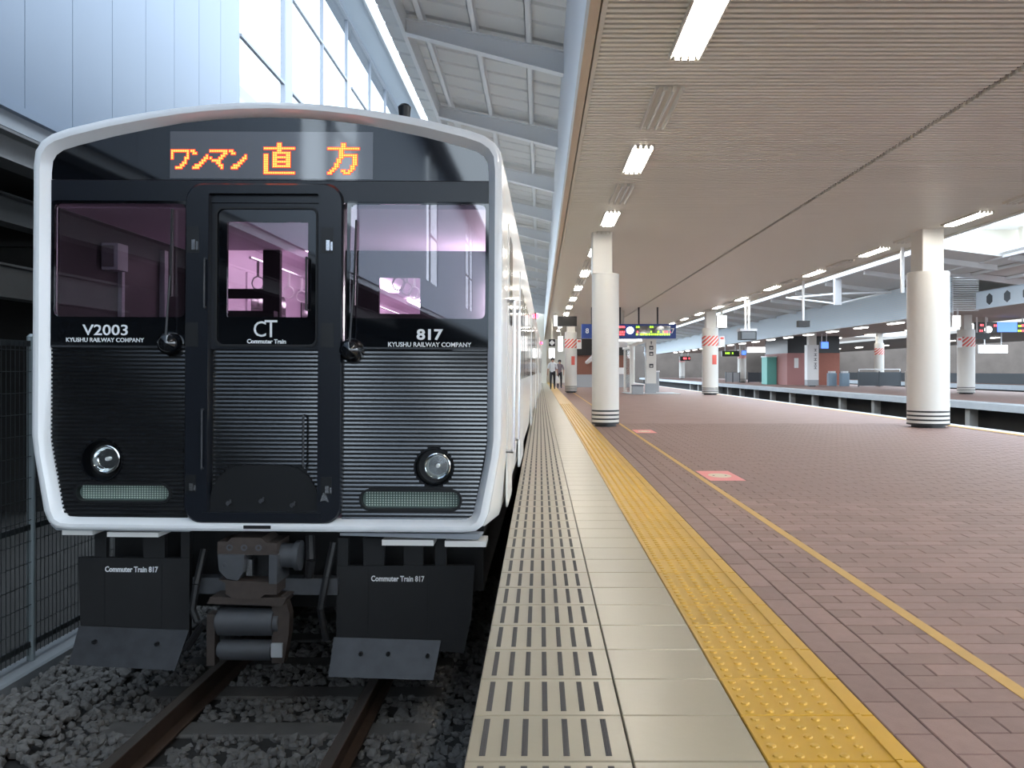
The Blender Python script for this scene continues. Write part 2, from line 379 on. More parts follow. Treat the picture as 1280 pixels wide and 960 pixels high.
# ================================================================ ceiling over the platform
CZ = 3.56
ce = MB().box(0.43, -12, CZ+0.05, 7.63, 70, CZ+0.12).build('ceiling', 'void', kind='structure', label='metal slat ceiling above the platform')
SP = 0.09
def slat_mb(x0, x1): return MB().prism([(0.0, 0.04), (0.002, 0.003), (0.006, 0), (0.050, 0), (0.054, 0.003), (0.056, 0.04)], x0, x1, 'x')
B1, B2 = (0.47, 4.00), (4.06, 7.60)
ms1, ms2 = slat_mb(*B1).mesh('ceiling_slat', 'slat'), slat_mb(*B2).mesh('ceiling_slat', 'slat')
SY0 = 5.25; NS = 140
for k in range(NS):
    obj('ceiling_slat', ms1, ce, (0, SY0+SP*k, CZ)); obj('ceiling_slat', ms2, ce, (0, SY0+SP*k, CZ))
b = MB()
for k in list(range(-180, 0))+list(range(NS, 715)):
    for B in (B1, B2): b.add([(x, y+SY0+SP*k, z+CZ) for x, y, z in slat_mb(*B).v], slat_mb(*B).f)
b.build('remaining_slats', 'slat', ce, kind='stuff')
MB().box(0.34, -12, CZ-0.03, 0.415, 70, CZ+0.16).build('edge_trim', 'tan_trim', ce)
MB().box(0.43, -12, CZ-0.012, 0.468, 70, CZ+0.05).build('inner_trim', 'housing', ce)
MB().box(7.60, -12, CZ-0.03, 7.70, 70, CZ+0.16).build('edge_trim', 'housing', ce)
# lamps
LP = 1.98
def lamp_meshes(lit):
    h = MB().prism([(-0.13, 0.06), (-0.13, 0.0), (-0.115, 0.0), (-0.095, 0.03), (0.095, 0.03), (0.115, 0.0), (0.13, 0.0), (0.13, 0.06)], 0, 1.27, 'y')
    xs = (-0.06, 0, 0.06) if lit else (-0.04, 0.04)
    tb = [MB().cyl((x, 0.03, 0.012), (x, 1.24, 0.012), 0.0145, n=8) for x in xs]
    sk = [MB().box(x-0.018, y-0.02, -0.006, x+0.018, y+0.02, 0.035) for x in xs for y in (0.015, 1.255)]
    return h.mesh('lamp_housing', 'housing'), [q.mesh('tube', 'tube_lit' if lit else 'tube_off', True) for q in tb], [q.mesh('socket', 'housing') for q in sk]
LM = {True: lamp_meshes(True), False: lamp_meshes(False)}
for X, row, k0, ke in ((1.16, 'in the row above the yellow strip', -5, 26), (7.08, 'in the row along the far side of the platform ceiling', -5, 26)):
    cnt = {True: 0, False: 0}; back = {True: 0, False: 0}
    for k in range(k0, ke):
        y = 5.6+LP*k; lit = k % 2 == 0
        inview = (CX+FPX*X/(y+1.2) < 1290) and (CY-FPX*(CZ-H)/(y+1.2) > -2) if y > 0 else False
        if inview:
            lab = f'{ordinal(cnt[lit])} {"lit" if lit else "unlit"} tube light {row}'; cnt[lit] += 1
        else:
            lab = f'{ordinal(back[lit])} {"lit" if lit else "unlit"} tube light out of the picture on the {"track" if X < 3 else "far"} side'; back[lit] += 1
        L = thing('ceiling_light', lab, 'light', (X, y, CZ-0.035), 0, 'tube lights in the slat ceiling')
        hm, tb, sk = LM[lit]
        obj('lamp_housing', hm, L)
        for q in tb: obj('tube', q, L)
        for q in sk: obj('socket', q, L)

# ================================================================ canopy wings and roof
EX, FX = -2.35, 0.34
def rz(x): return 5.72+(FX-x)*0.21          # underside of the roof sheets
cw = MB().prism([(FX, CZ+0.16), (FX+0.06, CZ+0.16), (FX+0.06, 6.0), (FX, 5.95)], -8, 70, 'y').build('trim_canopy', 'steel_pale', kind='structure', label='pale steel canopy over the train with beams and ribbed roof')
rs = MB()
prof = [(0, 0), (0.22, 0), (0.25, 0.035), (0.30, 0.035), (0.33, 0), (0.60, 0)]
rs.loft([[(x, p[0], rz(x)+p[1]) for p in prof] for x in (EX, FX)], False)
rs.loft([[(x, p[0], rz(x)+p[1]+0.02) for p in prof] for x in (EX, FX)], False)
mrs = rs.mesh('roof_sheet', 'roof_sheet')
for k in range(-13, 116): obj('roof_sheet', mrs, cw, (0, 0.6*k, 0))
bm_ = MB()
bm_.add([(EX+0.39, -0.005, rz(EX+.39)-0.30), (FX, -0.005, rz(FX)-0.42), (FX, -0.005, rz(FX)-0.1), (EX+.39, -0.005, rz(EX+.39)-0.1),
         (EX+0.39, 0.005, rz(EX+.39)-0.30), (FX, 0.005, rz(FX)-0.42), (FX, 0.005, rz(FX)-0.1), (EX+.39, 0.005, rz(EX+.39)-0.1)],
        [(0,1,2,3), (4,7,6,5), (0,4,5,1), (1,5,6,2), (2,6,7,3), (3,7,4,0)])
for dz0, dz1 in ((-0.30, -0.42), (-0.1, -0.1)):
    bm_.add([(EX+.39, -0.08, rz(EX+.39)+dz0), (FX, -0.08, rz(FX)+dz1), (FX, 0.08, rz(FX)+dz1), (EX+.39, 0.08, rz(EX+.39)+dz0),
             (EX+.39, -0.08, rz(EX+.39)+dz0-.015), (FX, -0.08, rz(FX)+dz1-.015), (FX, 0.08, rz(FX)+dz1-.015), (EX+.39, 0.08, rz(EX+.39)+dz0-.015)],
            [(0,1,2,3), (4,7,6,5), (0,4,5,1), (1,5,6,2), (2,6,7,3), (3,7,4,0)])
mbeam = bm_.mesh('beam', 'steel_blue')
for k in range(-4, 14): obj('beam', mbeam, cw, (0, 12.3+4.05*k, 0))
for px in (-1.70, -0.93, -0.16):
    MB().box(px-0.05, -8, rz(px)-0.012, px+0.05, 70, rz(px)-0.004).box(px-0.05, -8, rz(px)-0.1, px-0.04, 70, rz(px)-0.012).box(px-0.05, -8, rz(px)-0.1, px+0.03, 70, rz(px)-0.09).build('purlin', 'steel_blue', cw)
MB().box(EX+0.36, -8, rz(EX+.38)-0.32, EX+0.42, 70, rz(EX+.38)-0.02).build('edge_beam', 'steel_blue', cw)
# roof above the ceiling, and the wing over the other side
MB().box(FX+0.06, -8, 5.9, 7.72, 70, 6.0).build('roof_deck', 'roof_sheet', cw)
MB().prism([(7.72, CZ+0.16), (7.78, CZ+0.16), (7.78, 6.0), (7.72, 6.0)], -8, 70, 'y').build('far_fascia', 'steel_pale', cw)

# ================================================================ wall on the left
WX = -5.5
wl = MB().box(WX-0.3, -110, 3.55, WX-0.02, 62, 3.80).build('wall_left', 'trim_grey', kind='structure', label='tall white panelled wall with windows beyond the train')
MB().box(WX-0.02, -110, 3.72, WX+0.05, 62, 3.80).build('bottom_trim', 'panel_white', wl)
PWD = 0.93
mp = MB().box(-0.06, 0.006, 0, 0, PWD-0.006, 7.2)

mpan = mp.mesh('wall_panel', 'panel_white'); mps = MB().box(-0.06, 0.006, 0, 0, PWD-0.006, 1.2).mesh('wall_panel', 'panel_white')
def openw(y): return (-14.2 < y < -8.8) or (-31 < y < -27) or (-49 < y < -44) or y > 15.5
k = -63
ys = [9.096+PWD*k for k in range(-63, 57)]
for y in ys:
    obj('wall_panel', mps if openw(y+0.4) else mpan, wl, (WX, y, 3.82))
MB().box(WX-0.06, -110, 3.82, WX-0.02, -49.5, 11.02).build('plain_wall', 'panel_white', wl)
MB().box(WX-0.10, -50, 3.82, WX-0.065, 15.6, 5.0).build('backing_sheet', 'trim_grey', wl)
glz = MB().box(WX-0.03, 0.03, 0, WX-0.022, 2.6, 6.0).mesh('window_pane', 'pane')
mul = MB().box(WX-0.06, -0.03, 0, WX+0.02, 0.03, 6.0).mesh('mullion', 'mullion_grey')
pier = MB().box(WX-0.10, 0, 0, WX+0.02, 0.55, 6.0).mesh('wall_pier', 'mullion_grey')
rail = MB().box(WX-0.05, 0.03, -0.03, WX+0.02, 2.67, 0.03).mesh('transom', 'mullion_grey')
for y0, n in ((15.62, 1), (18.85, 14), (-14.1, 1), (-11.2, 1), (-31, 1), (-49, 2)):
    for i in range(n):
        y = y0+2.75*i+(0 if n == 1 else 0.55*(i//2))
        obj('window_pane', glz, wl, (0, y, 5.02)); obj('mullion', mul, wl, (0, y+2.7, 5.02))
        for z in (7.2, 9.3): obj('transom', rail, wl, (0, y, z))
for y in (18.32, -11.45): obj('wall_pier', pier, wl, (0, y, 5.02))
MB().box(WX-0.3, -110, 11.02, WX+0.05, 62, 11.2).build('top_beam', 'mullion_grey', wl)
MB().box(WX+0.05, -110, 11.12, WX+0.75, 62, 11.2).build('eave', 'eave_grey', wl)
MB().box(WX+0.72, -110, 11.0, WX+0.78, 62, 11.22).build('gutter', 'trim_grey', wl)
# viaduct deck behind the wall, its girders and the dark space below
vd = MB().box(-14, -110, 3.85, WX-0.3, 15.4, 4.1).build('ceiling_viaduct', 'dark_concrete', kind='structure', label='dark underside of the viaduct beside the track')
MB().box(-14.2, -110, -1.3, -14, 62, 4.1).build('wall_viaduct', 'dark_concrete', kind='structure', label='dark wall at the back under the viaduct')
for z0, z1, x, ya, lab in ((3.2, 3.52, -5.62, 2, 'grey steel girder directly under the white wall'), (3.05, 3.45, -7.4, -30, 'upper stained grey girder under the viaduct'), (2.0, 2.45, -7.2, -4, 'lower grey girder crossing under the viaduct')):
    g = thing('girder', lab, 'girder', (x, 0, z0))
    MB().box(-0.02, ya, 0.03, 0.02, 40, z1-z0-0.03).build('web', 'girder_dark', g)
    MB().box(-0.15, ya, 0, 0.15, 40, 0.03).build('flange', 'girder_dark', g); MB().box(-0.15, ya, z1-z0-0.03, 0.15, 40, z1-z0).build('flange', 'girder_dark', g)
for i, (y, x) in enumerate(((1.5, -8.4), (14, -8.4), (26, -8.4))):
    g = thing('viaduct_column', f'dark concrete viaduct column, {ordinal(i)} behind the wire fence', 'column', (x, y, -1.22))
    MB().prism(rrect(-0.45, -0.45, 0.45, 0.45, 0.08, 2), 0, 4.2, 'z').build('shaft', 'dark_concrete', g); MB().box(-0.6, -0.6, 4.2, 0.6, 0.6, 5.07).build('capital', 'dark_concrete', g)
rl = thing('railing', 'pale railing with thin bars far under the viaduct', 'railing', (-9.0, 10, -1.22))
for k in range(26): MB().box(-0.015, k*0.22, 2.75, 0.015, k*0.22+0.05, 3.25).build('bar', 'cream', rl)
MB().box(-0.03, -2, 2.68, 0.03, 8, 2.75).build('bottom_rail', 'cream', rl); MB().box(-0.03, -2, 0, 0.03, 8, 2.68).build('plinth', 'dark_concrete', rl)
# fence and kerb
kb = MB().bbox(-3.72, -60, -1.3, -3.5, 40, -1.03, 0.015).build('kerb', 'kerb_grey', kind='structure', label='pale concrete kerb along the ballast on the left')
fe = thing('wire_fence', 'dark wire mesh fence on the kerb left of the train', 'fence', (-3.62, 0, -1.03))
mpost = MB().cyl((0, 0, 0), (0, 0, 2.3), 0.028, n=10).cyl((0, 0, 2.3), (0, 0, 2.32), 0.028, 0.01, 10).mesh('fence_post', 'pole_grey', True)
for k in range(-2, 12): obj('fence_post', mpost, fe, (0, 6.06+2.0*k, 0))
for z in (0.12, 0.95, 2.25): MB().box(-0.012, 2, z-0.02, 0.012, 30, z+0.02).build('fence_rail', 'fence_metal', fe)
b = MB()
for k in range(300): b.box(0.012, 3+k*0.05, 0.05, 0.016, 3.004+k*0.05, 2.26)
for k in range(15): b.box(0.011, 3, 0.1+0.15*k, 0.016, 18, 0.105+0.15*k)
b.build('wire_mesh', 'fence_metal', fe, kind='stuff')
# building behind the windows
nb = thing('building', 'cream building with blue roof edge seen through the tall windows', 'building', (-13, 24, -0.75))
MB().box(-4, -6, 0, 3, 22, 10.9).build('wall', 'house_cream', nb); MB().prism([(-4.4, 10.9), (3.4, 10.9), (3.4, 11.25), (-0.5, 13), (-4.4, 11.25)], -6.4, 22.4, 'y').build('roof', 'blue_roof', nb)
for k in range(7): MB().box(2.98, -4+3.6*k, 8.2, 3.03, -2.6+3.6*k, 9.8).build('window', 'side_glass', nb)

# ================================================================ the train
TX, TY, RZ = -1.6545, 5.1, -1.0
TR = thing('commuter_train', 'white two-car commuter train with black ribbed front standing at the platform', 'train', (TX*0.992, TY*0.992, RZ))
TR.rotation_euler = (0, math.radians(0.35), TYAW)
def F(px, py, v=0.0):
    d = (TY+v)/FPX
    return ((px-CX)*d-TX, (CY-py)*d+H-RZ)
KP = TY/FPX
c0 = 329.5
half = [((0,129),(0,146)), ((40,130),(39,147)), ((75,132.5),(73,149.5)), ((112,136.5),(109,153.5)), ((150,142),(146,160)), ((200,151),(194,170)), ((250,163),(241,182)), ((270,170),(260,188)), ((283,179),(268.5,194)), ((290.5,191),(273,202)), ((292.5,210),(274.5,216)),
        ((292.5,300),(274.5,300)), ((292.5,430),(274.5,430)), ((292.5,545),(274.5,551)), ((290,567),(271.5,575)), ((277,640),(258.5,638)), ((271,654),(255,645)), ((262,661),(249,647.5)), ((245,663),(238,648)), ((90,663.5),(90,648.5)), ((0,663.5),(0,649))]
pairs = half+[((-a[0], a[1]), (-b[0], b[1])) for a, b in half[-2:0:-1]]
outer = [F(c0+a[0], a[1]) for a, b in pairs]; inner = [F(c0+b[0], b[1]) for a, b in pairs]
cz_ = 2.3
def sc(loop, sx, sz=None, y=0.0):
    sz = sx if sz is None else sz
    return [(p[0]*sx, y, cz_+(p[1]-cz_)*sz) for p in loop]
def mixl(a, b, t): return [((1-t)*p[0]+t*q[0], (1-t)*p[1]+t*q[1]) for p, q in zip(a, b)]
# white surround: outside rounded, inside bevelled back to the glass
fr = MB().loft([sc(outer, 1.0, 1.0, 0.16), sc(outer, 1.0, 1.0, 0.03), sc(outer, 0.998, 0.998, 0.012), [(p[0], 0.003, p[1]) for p in mixl(outer, inner, 0.18)], [(p[0], 0.0, p[1]) for p in mixl(outer, inner, 0.32)],
               [(p[0], 0.0, p[1]) for p in mixl(outer, inner, 0.52)], [(p[0], 0.012, p[1]) for p in mixl(outer, inner, 0.62)], [(p[0], 0.058, p[1]) for p in inner], [(p[0], 0.12, p[1]) for p in inner]])
fr.build('front_surround', 'train_white', TR, True, label='white rounded frame around the black front')
# body shell
bl = []
for i, (x, z) in enumerate(outer):
    if abs(x) > 1.20 and z < 1.6: bl.append((math.copysign(1.40-max(0, (1.35-z))*0.16, x), min(z, z)))
    else: bl.append((x, z))
def car(y0, y1, first):
    b = MB()
    l0 = [(p[0], p[1]) for p in outer]
    if first: loops = [[(p[0]*0.997, 0.13, cz_+(p[1]-cz_)*0.997) for p in l0], [(p[0]*0.999, 0.2, p[1]) for p in mixl(l0, bl, 0.4)], [(p[0], 0.6, p[1]) for p in bl], [(p[0], y1, p[1]) for p in bl]]
    else: loops = [[(p[0], y0, p[1]) for p in bl], [(p[0], y1, p[1]) for p in bl]]
    b.loft(loops, True, not first, True); b.build('car_body', 'train_side', TR, True)
car(0.13, 19.6, True); car(20.1, 39.6, False)
MB().box(-1.1, 19.6, 1.2, 1.1, 20.1, 3.3).build('gangway', 'rubber', TR)
# roof equipment hint
MB().prism(rrect(-0.9, 3.45, 0.9, 3.78, 0.12, 3), 7.5, 11.0, 'y').build('roof_unit', 'train_side', TR, True)
hx, hz = F(499, 139, 1.2)
MB().lathe((hx, 1.2, hz-0.03), (0, 0, 1), [(0.035, -0.08), (0.045, 0.02), (0.05, 0.05), (0.03, 0.07)], 12).build('roof_antenna', 'black_plate', TR, True)
# --- head sign glass and bands
VP_ = 0.055
top = [F(c0+b[0], b[1]) for a, b in half[:11]]
hs = [F(c0+274.5, 224.5)]+[p for p in reversed(top)]+[(-p[0], p[1]) for p in top[1:]]+[F(c0-274.5, 224.5)]
hg = MB().prism(hs, VP_, VP_+0.02, 'y').build('headsign_glass', 'black_gloss', TR, label='glossy black arched glass over the destination display')
def pp(name, pts, v0, v1, m, parent=TR, smooth=False, **kw): return MB().prism([F(*p) for p in pts], v0, v1, 'y').build(name, m, parent, smooth, **kw)
def R(x0, y0, x1, y1): return [(x0, y1), (x1, y1), (x1, y0), (x0, y0)]
def RR(x0, y0, x1, y1, r, n=5): return [(p[0], p[1]) for p in rrect(x0, y0, x1, y1, r, n)]
led = pp('led_display', R(204, 164, 459, 223), VP_-0.003, VP_, 'led_panel', hg, label='grey LED destination display')
# LED characters as dot matrices, each dot backed by a larger red halo square
CH = {'chi_': ["......##......", "......##......", "##############", "......##......", "....########..", "##..##....##..", "##..########..", "##..##....##..", "##..########..", "##..##....##..", "##..########..", "##............", "##............", "##############"],
 'hou_': ["......##......", "......##......", "##############", ".....##.......", ".....##.......", ".....########.", ".....##....##.", "....##.....##.", "....##.....##.", "...##......##.", "...##.....##..", "..##......##..", ".##...##.##...", "##.....###...."],
 'wa_': ["########", "#......#", "#......#", "#.....##", "......#.", ".....##.", "....##..", "..###..."],
 'n_': ["##......", ".##.....", ".......#", "......##", ".....##.", "....##..", "..###...", ".###...."],
 'ma_': ["########", "......##", ".....##.", "#...##..", ".####...", "...##...", "....##..", ".....#.."]}
def ledchar(key, x0, y0, x1, y1):
    rows = CH[key]; b = MB(); cr = MB(); nx, ny = len(rows[0]), len(rows); dx, dy = (x1-x0)/nx, (y1-y0)/ny
    for j, r in enumerate(rows):
        for i, ch in enumerate(r):
            if ch == '#':
                p = F(x0+(i+0.5)*dx, y0+(j+0.5)*dy); rx, rz_ = dx*KP*0.46, dy*KP*0.46
                b.box(p[0]-rx*1.5, VP_-0.005, p[1]-rz_*1.5, p[0]+rx*1.5, VP_-0.003, p[1]+rz_*1.5); cr.box(p[0]-rx*0.9, VP_-0.0065, p[1]-rz_*0.9, p[0]+rx*0.9, VP_-0.005, p[1]+rz_*0.9)
    b.build('led_halo', 'led_halo_red', hg, label='red halo squares behind a glowing character on the destination display'); cr.build('led_cores', 'led_orange', hg, kind='stuff')
for i, kx in enumerate(('wa_', 'n_', 'ma_', 'n_')): ledchar(kx, 205.5+24.2*i, 187, 205.5+24.2*i+22.5, 211)
ledchar('chi_', 322, 178, 361, 217); ledchar('hou_', 402, 178, 442, 217)
pp('upper_band', R(55, 225.5, 604, 253), VP_-0.004, VP_+0.03, 'navy_gloss', label='dark band below the destination display')
# --- windscreens
for side, (x0, x1, xc) in enumerate(((56, 227, 0), (428, 603.5, 0))):
    po = [F(*p) for p in RR(x0-1, 251, x1+1, 437, 3, 3)]; pi_ = [F(*p) for p in RR(x0+3, 254, x1-3, 397, 7, 3)]
    g = MB().ring(po, pi_, VP_-0.004, VP_+0.02).build('windscreen_frame', 'black_gloss', TR)
    pp('glass', RR(x0+2, 253, x1-2, 398, 6, 3), VP_, VP_+0.006, 'windscreen', g)
    pp('sill_strip', R(x0, 433, x1, 435.5), VP_-0.008, VP_-0.004, 'plough_steel', g)
def ftext(name, body, px, py, wpx, hpx, m='letter_white', v=VP_-0.0065, bold=0.0, parent=TR, spacing=1.0):
    p = F(px, py); return text(name, body, m, parent, (p[0], v, p[1]), wpx*KP, hpx*KP, bold, spacing)
ftext('lettering', 'V2003', 124, 413.5, 57, 13.5, bold=0.01)
ftext('lettering', 'KYUSHU RAILWAY COMPANY', 124, 426, 98, 5.4, bold=0.012)
ftext('lettering', '817', 531.5, 417, 33, 14, bold=0.03)
ftext('lettering', 'KYUSHU RAILWAY COMPANY', 531.5, 429.5, 104, 5.8, bold=0.012)
# --- door surround and door
po = [F(*p) for p in RR(227, 230, 423, 654, 22, 6)]; pi_ = [F(*p) for p in RR(256, 243, 393.5, 643, 3, 6)]
ds = MB().loft([[(p[0], 0.09, p[1]) for p in po], [(p[0], 0.025, p[1]) for p in po], [(p[0]*0.985, 0.012, 2.03+(p[1]-2.03)*0.99) for p in po], [(p[0], 0.012, p[1]) for p in pi_], [(p[0], 0.10, p[1]) for p in pi_]]).build('door_surround', 'navy_gloss', TR, True, label='dark frame around the front door')
for (x, y, ww, hh) in ((237, 301, 15, 32), (404.5, 301, 15, 32), (236, 604, 13, 22), (405, 606, 13, 22)):
    q = pp('latch_recess', R(x-ww/2, y-hh/2, x+ww/2, y+hh/2), 0.009, 0.013, 'black_plate', ds)
    pp('latch', R(x-1, y, x+3.5, y+hh*0.4), 0.001, 0.0095, 'chrome', ds); pp('latch', R(x+4.5, y+2, x+7, y+hh*0.4), 0.003, 0.0095, 'chrome', ds)
for x in (236, 405): pp('latch_recess', R(x-8, 404, x+8, 434), 0.0095, 0.013, 'black_plate', ds)
pp('latch', [(398, 625), (400, 618), (402, 614), (405, 618), (408, 626), (404, 624)], 0.004, 0.0125, 'chrome', ds)
# door leaf: glazed upper part, ribbed lower part
DV = 0.075
po = [F(*p) for p in RR(256, 243, 393.5, 437, 2, 5)]; p1 = [F(*p) for p in RR(261, 258, 390, 433, 9, 5)]; p2 = [F(*p) for p in RR(275, 276.5, 377, 396, 2, 5)]
dl = MB().ring(po, p1, DV-0.012, DV+0.02).build('front_door', 'navy_gloss', TR, label='dark front door with a window and ribbed lower half')
MB().ring(p1, p2, DV-0.004, DV+0.02).build('window_border', 'black_gloss', dl)
pp('glass', RR(274, 275.5, 378, 397, 2, 3), DV, DV+0.006, 'windscreen', dl)
MB().ring([F(*p) for p in RR(261, 258, 390, 433, 9, 5)], [F(*p) for p in RR(263.5, 260.5, 387.5, 430.5, 8, 5)], DV-0.018, DV-0.012).build('rubber_seal', 'rubber', dl)
ftext('lettering', 'C', 317, 411, 15.5, 19.5, v=DV-0.0055, parent=dl); ftext('lettering', 'T', 331, 410.5, 16, 21.5, v=DV-0.0055, parent=dl)
ftext('lettering', 'Commuter Train', 325.5, 426.5, 49, 5.6, v=DV-0.0055, bold=0.03, parent=dl)
pp('lower_leaf', R(256, 436, 393.5, 643), DV+0.025, DV+0.04, 'black_plate', dl)
arch = [(256, 641), (392, 641), (392, 625), (389, 610), (380, 596), (366, 586), (352, 582), (296, 582), (282, 586), (268, 596), (259, 610), (256, 625)]
kp = pp('kick_plate', arch, DV-0.012, DV+0.024, 'black_plate', dl)
for x, y in ((281, 629), (322, 626), (361, 631)):
    p = F(x, y); MB().cyl((p[0], DV-0.014, p[1]), (p[0], DV-0.05, p[1]), 0.012, n=8).cyl((p[0], DV-0.05, p[1]-0.012), (p[0]+0.02, DV-0.05, p[1]+0.022), 0.006, n=6).build('hook', 'coupler_grey', dl, True)
def bar(name, x, ya, yb, parent, v, so=0.05, r=0.007, m='plough_steel'):
    a, b_ = F(x, ya), F(x, yb); MB().tube([(a[0], v, a[1]), (a[0], v-so, a[1]), (b_[0], v-so, b_[1]), (b_[0], v, b_[1])], r).build(name, m, parent, True)
bar('handrail', 253, 325, 385, ds, 0.02, 0.03); bar('handrail', 377.5, 322, 387, dl, DV-0.01, 0.035); bar('handrail', 375, 519, 583, dl, DV-0.01, 0.04); bar('handrail', 251, 512, 585, ds, 0.02, 0.03)
pp('foot_plate', R(251, 640, 398, 648), 0.004, 0.09, 'navy_gloss', ds)
pp('drain_slot', R(303, 655.5, 337, 659.5), -0.002, 0.02, 'black_plate', TR)
# --- ribbed panels
RP = 5.19
mrib = MB().prism([(0.0, 0.0), (-0.0192, 0.0006), (-0.0195, 0.0012), (-0.0174, 0.0122), (-0.0165, 0.0130), (0.0, 0.0135)], 0, 1, 'x').mesh('rib', 'rib_black')
HL = ((120, 577, 25), (537.5, 583, 23.5)); MK = ((87, 607, 206, 629), (446, 612.5, 571, 636))
def rib_row(py, x0, x1, parent, v):
    segs = [(x0, x1)]
    cuts = []
    for cx, cy, r in HL:
        if abs(py-cy) < r+1.5: h_ = math.sqrt((r+2)**2-(py-cy)**2); cuts.append((cx-h_, cx+h_))
    for a0, b0, a1, b1 in MK:
        if b0-2 < py < b1+2:
            rr = (b1-b0)/2; dy = abs(py-(b0+b1)/2); ex = rr-math.sqrt(max(0, rr*rr-min(dy, rr)**2)); cuts.append((a0-2+ex, a1+2-ex))
    for ca, cb in cuts:
        ns = []
        for a, b_ in segs:
            if cb <= a or ca >= b_: ns.append((a, b_))
            else:
                if ca > a: ns.append((a, ca))
                if cb < b_: ns.append((cb, b_))
        segs = ns
    for a, b_ in segs:
        if b_-a < 2: continue
        p, q = F(a, py), F(b_, py); obj('rib', mrib, parent, (p[0], v, p[1]-0.0075), None, (q[0]-p[0], 1, 1))
def xleft(y): return c0-(274.5 if y < 551 else 274.5-(y-551)/(640-551)*16)
lp = pp('ribbed_panel', [(55, 434), (227, 434), (227, 649), (74, 649), (70, 638), (55, 552)], 0.13, 0.15, 'black_plate')
rp_ = pp('ribbed_panel', [(428, 434), (604, 434), (604, 552), (589, 638), (585, 649), (423, 649)], 0.13, 0.15, 'black_plate')
for k in range(41):
    py = 439.5+RP*k
    rib_row(py, xleft(py)+0.5, 228, lp, 0.075); rib_row(py, 422, 2*c0-xleft(py)-0.5, rp_, 0.075)
    if py < 640:
        if py < 580: rib_row(py, 258, 392, dl, DV+0.018)
        else:
            t = min(1, (py-580)/45); e = 13*(1-t)**1.6*2
            if e > 3: rib_row(py, 258, 257+e*0.9, dl, DV+0.018); rib_row(py, 393-e*0.9, 392, dl, DV+0.018)
# thin web closing the grooves between ribs, with openings for the lamps
def web(parent, poly, hl, mk):
    b = MB(); step = RP
    y = 434.0
    while y < 648:
        y1 = min(y+RP/2, 648); ym = (y+y1)/2
        x0, x1 = poly(ym); segs = [(x0, x1)]; cuts = []
        cx, cy, r = hl
        if abs(ym-cy) < r: h_ = math.sqrt(r*r-(ym-cy)**2); cuts.append((cx-h_, cx+h_))
        a0, b0, a1, b1 = mk
        if b0 < ym < b1:
            rr = (b1-b0)/2; dy = abs(ym-(b0+b1)/2); ex = rr-math.sqrt(max(0, rr*rr-dy*dy)); cuts.append((a0+ex, a1-ex))
        for ca, cb in cuts: segs = [s_ for a, c_ in segs for s_ in ((a, ca), (cb, c_))]
        for a, c_ in segs:
            p, q = F(a, y1), F(c_, y); b.box(p[0], 0.0745, p[1], q[0], 0.078, q[1])
        y = y1
    b.build('groove_web', 'black_plate', parent)
web(lp, lambda y: (xleft(y), 228), HL[0], MK[0]); web(rp_, lambda y: (422, 2*c0-xleft(y)), HL[1], MK[1])
# --- lamps on the front
for i, (cx, cy, r) in enumerate(HL):
    p = F(cx, cy); rr = r*KP; par = lp if i == 0 else rp_
    MB().lathe((p[0], 0.05, p[1]), (0, 1, 0), [(rr+0.008, 0.012), (rr+0.006, 0.0), (rr-0.002, 0.0), (rr-0.008, 0.03), (rr-0.012, 0.079)], 32, False).build('headlight_bezel', 'black_gloss', par, True)
    q = F(cx+4, cy-1); l2 = rr*0.66
    MB().lathe((q[0], 0.068, q[1]), (0, 1, 0), [(l2+0.006, 0.03), (l2+0.006, -0.002), (l2, -0.004), (l2*0.97, 0.006), (l2*0.75, 0.032), (l2*0.4, 0.046), (0.012, 0.05)], 28, True).build('headlight', 'reflector', par, True, label='round silver headlight')
    MB().lathe((q[0], 0.07, q[1]), (0, 1, 0), [(0.001, 0.0), (0.010, 0.003), (0.013, 0.014), (0.011, 0.04)], 12).build('bulb', 'tube_off', par, True)
    MB().lathe((q[0], 0.06, q[1]), (0, 1, 0), [(0.001, -0.004), (l2*0.5, -0.001), (l2, 0.006)], 24, False).build('headlight_lens', 'pane', par, True)
    a0, b0, a1, b1 = MK[i]
    MB().ring([F(*s_) for s_ in RR(a0-2, b0-2, a1+2, b1+2, 12.9, 6)], [F(*s_) for s_ in RR(a0+1, b0+1, a1-1, b1-1, 9.8, 6)], 0.05, 0.125).build('marker_bezel', 'black_plate', par)
    mk_ = pp('marker_lamp', RR(a0, b0, a1, b1, 10.5, 6), 0.098, 0.11, 'marker_panel', par, label='long rounded grey-green marker lamp')
    d = MB()
    for ii in range(34):
        for jj in range(6):
            s_ = F(a0+6+(a1-a0-12)*ii/33, b0+4+(b1-b0-8)*jj/5); d.box(s_[0]-0.0042, 0.094, s_[1]-0.0042, s_[0]+0.0042, 0.0985, s_[1]+0.0042)
    d.build('marker_leds', 'marker_led', par, kind='stuff')
# --- wipers
for (bx, by, tx, ty, mx, my) in ((206.5, 430, 209.5, 262, 212, 256), (434, 437, 439.5, 275, 441, 262)):
    p = F(bx, by); a = F(bx, by-6); m_ = F((bx+tx)/2+0.5, (by+ty)/2); t_ = F(tx, ty)
    wz = MB().lathe((p[0], -0.005, p[1]), (0, -1, 0), [(0.072, -0.065), (0.068, -0.02), (0.052, 0.015), (0.03, 0.03), (0.004, 0.035)], 20, True).build('wiper_pivot', 'black_gloss', TR, True, label='glossy black domed wiper pivot')
    MB().cyl((a[0], -0.02, a[1]), (m_[0], 0.012, m_[1]), 0.008, 0.006, 8).build('wiper_arm', 'plough_steel', TR, True)
    MB().prism([(m_[0]-0.007, m_[1]-0.12), (m_[0]+0.007, m_[1]-0.12), (t_[0]+0.004, t_[1]), (t_[0]-0.004, t_[1])], 0.018, 0.045, 'y').build('wiper_blade', 'rubber', TR)
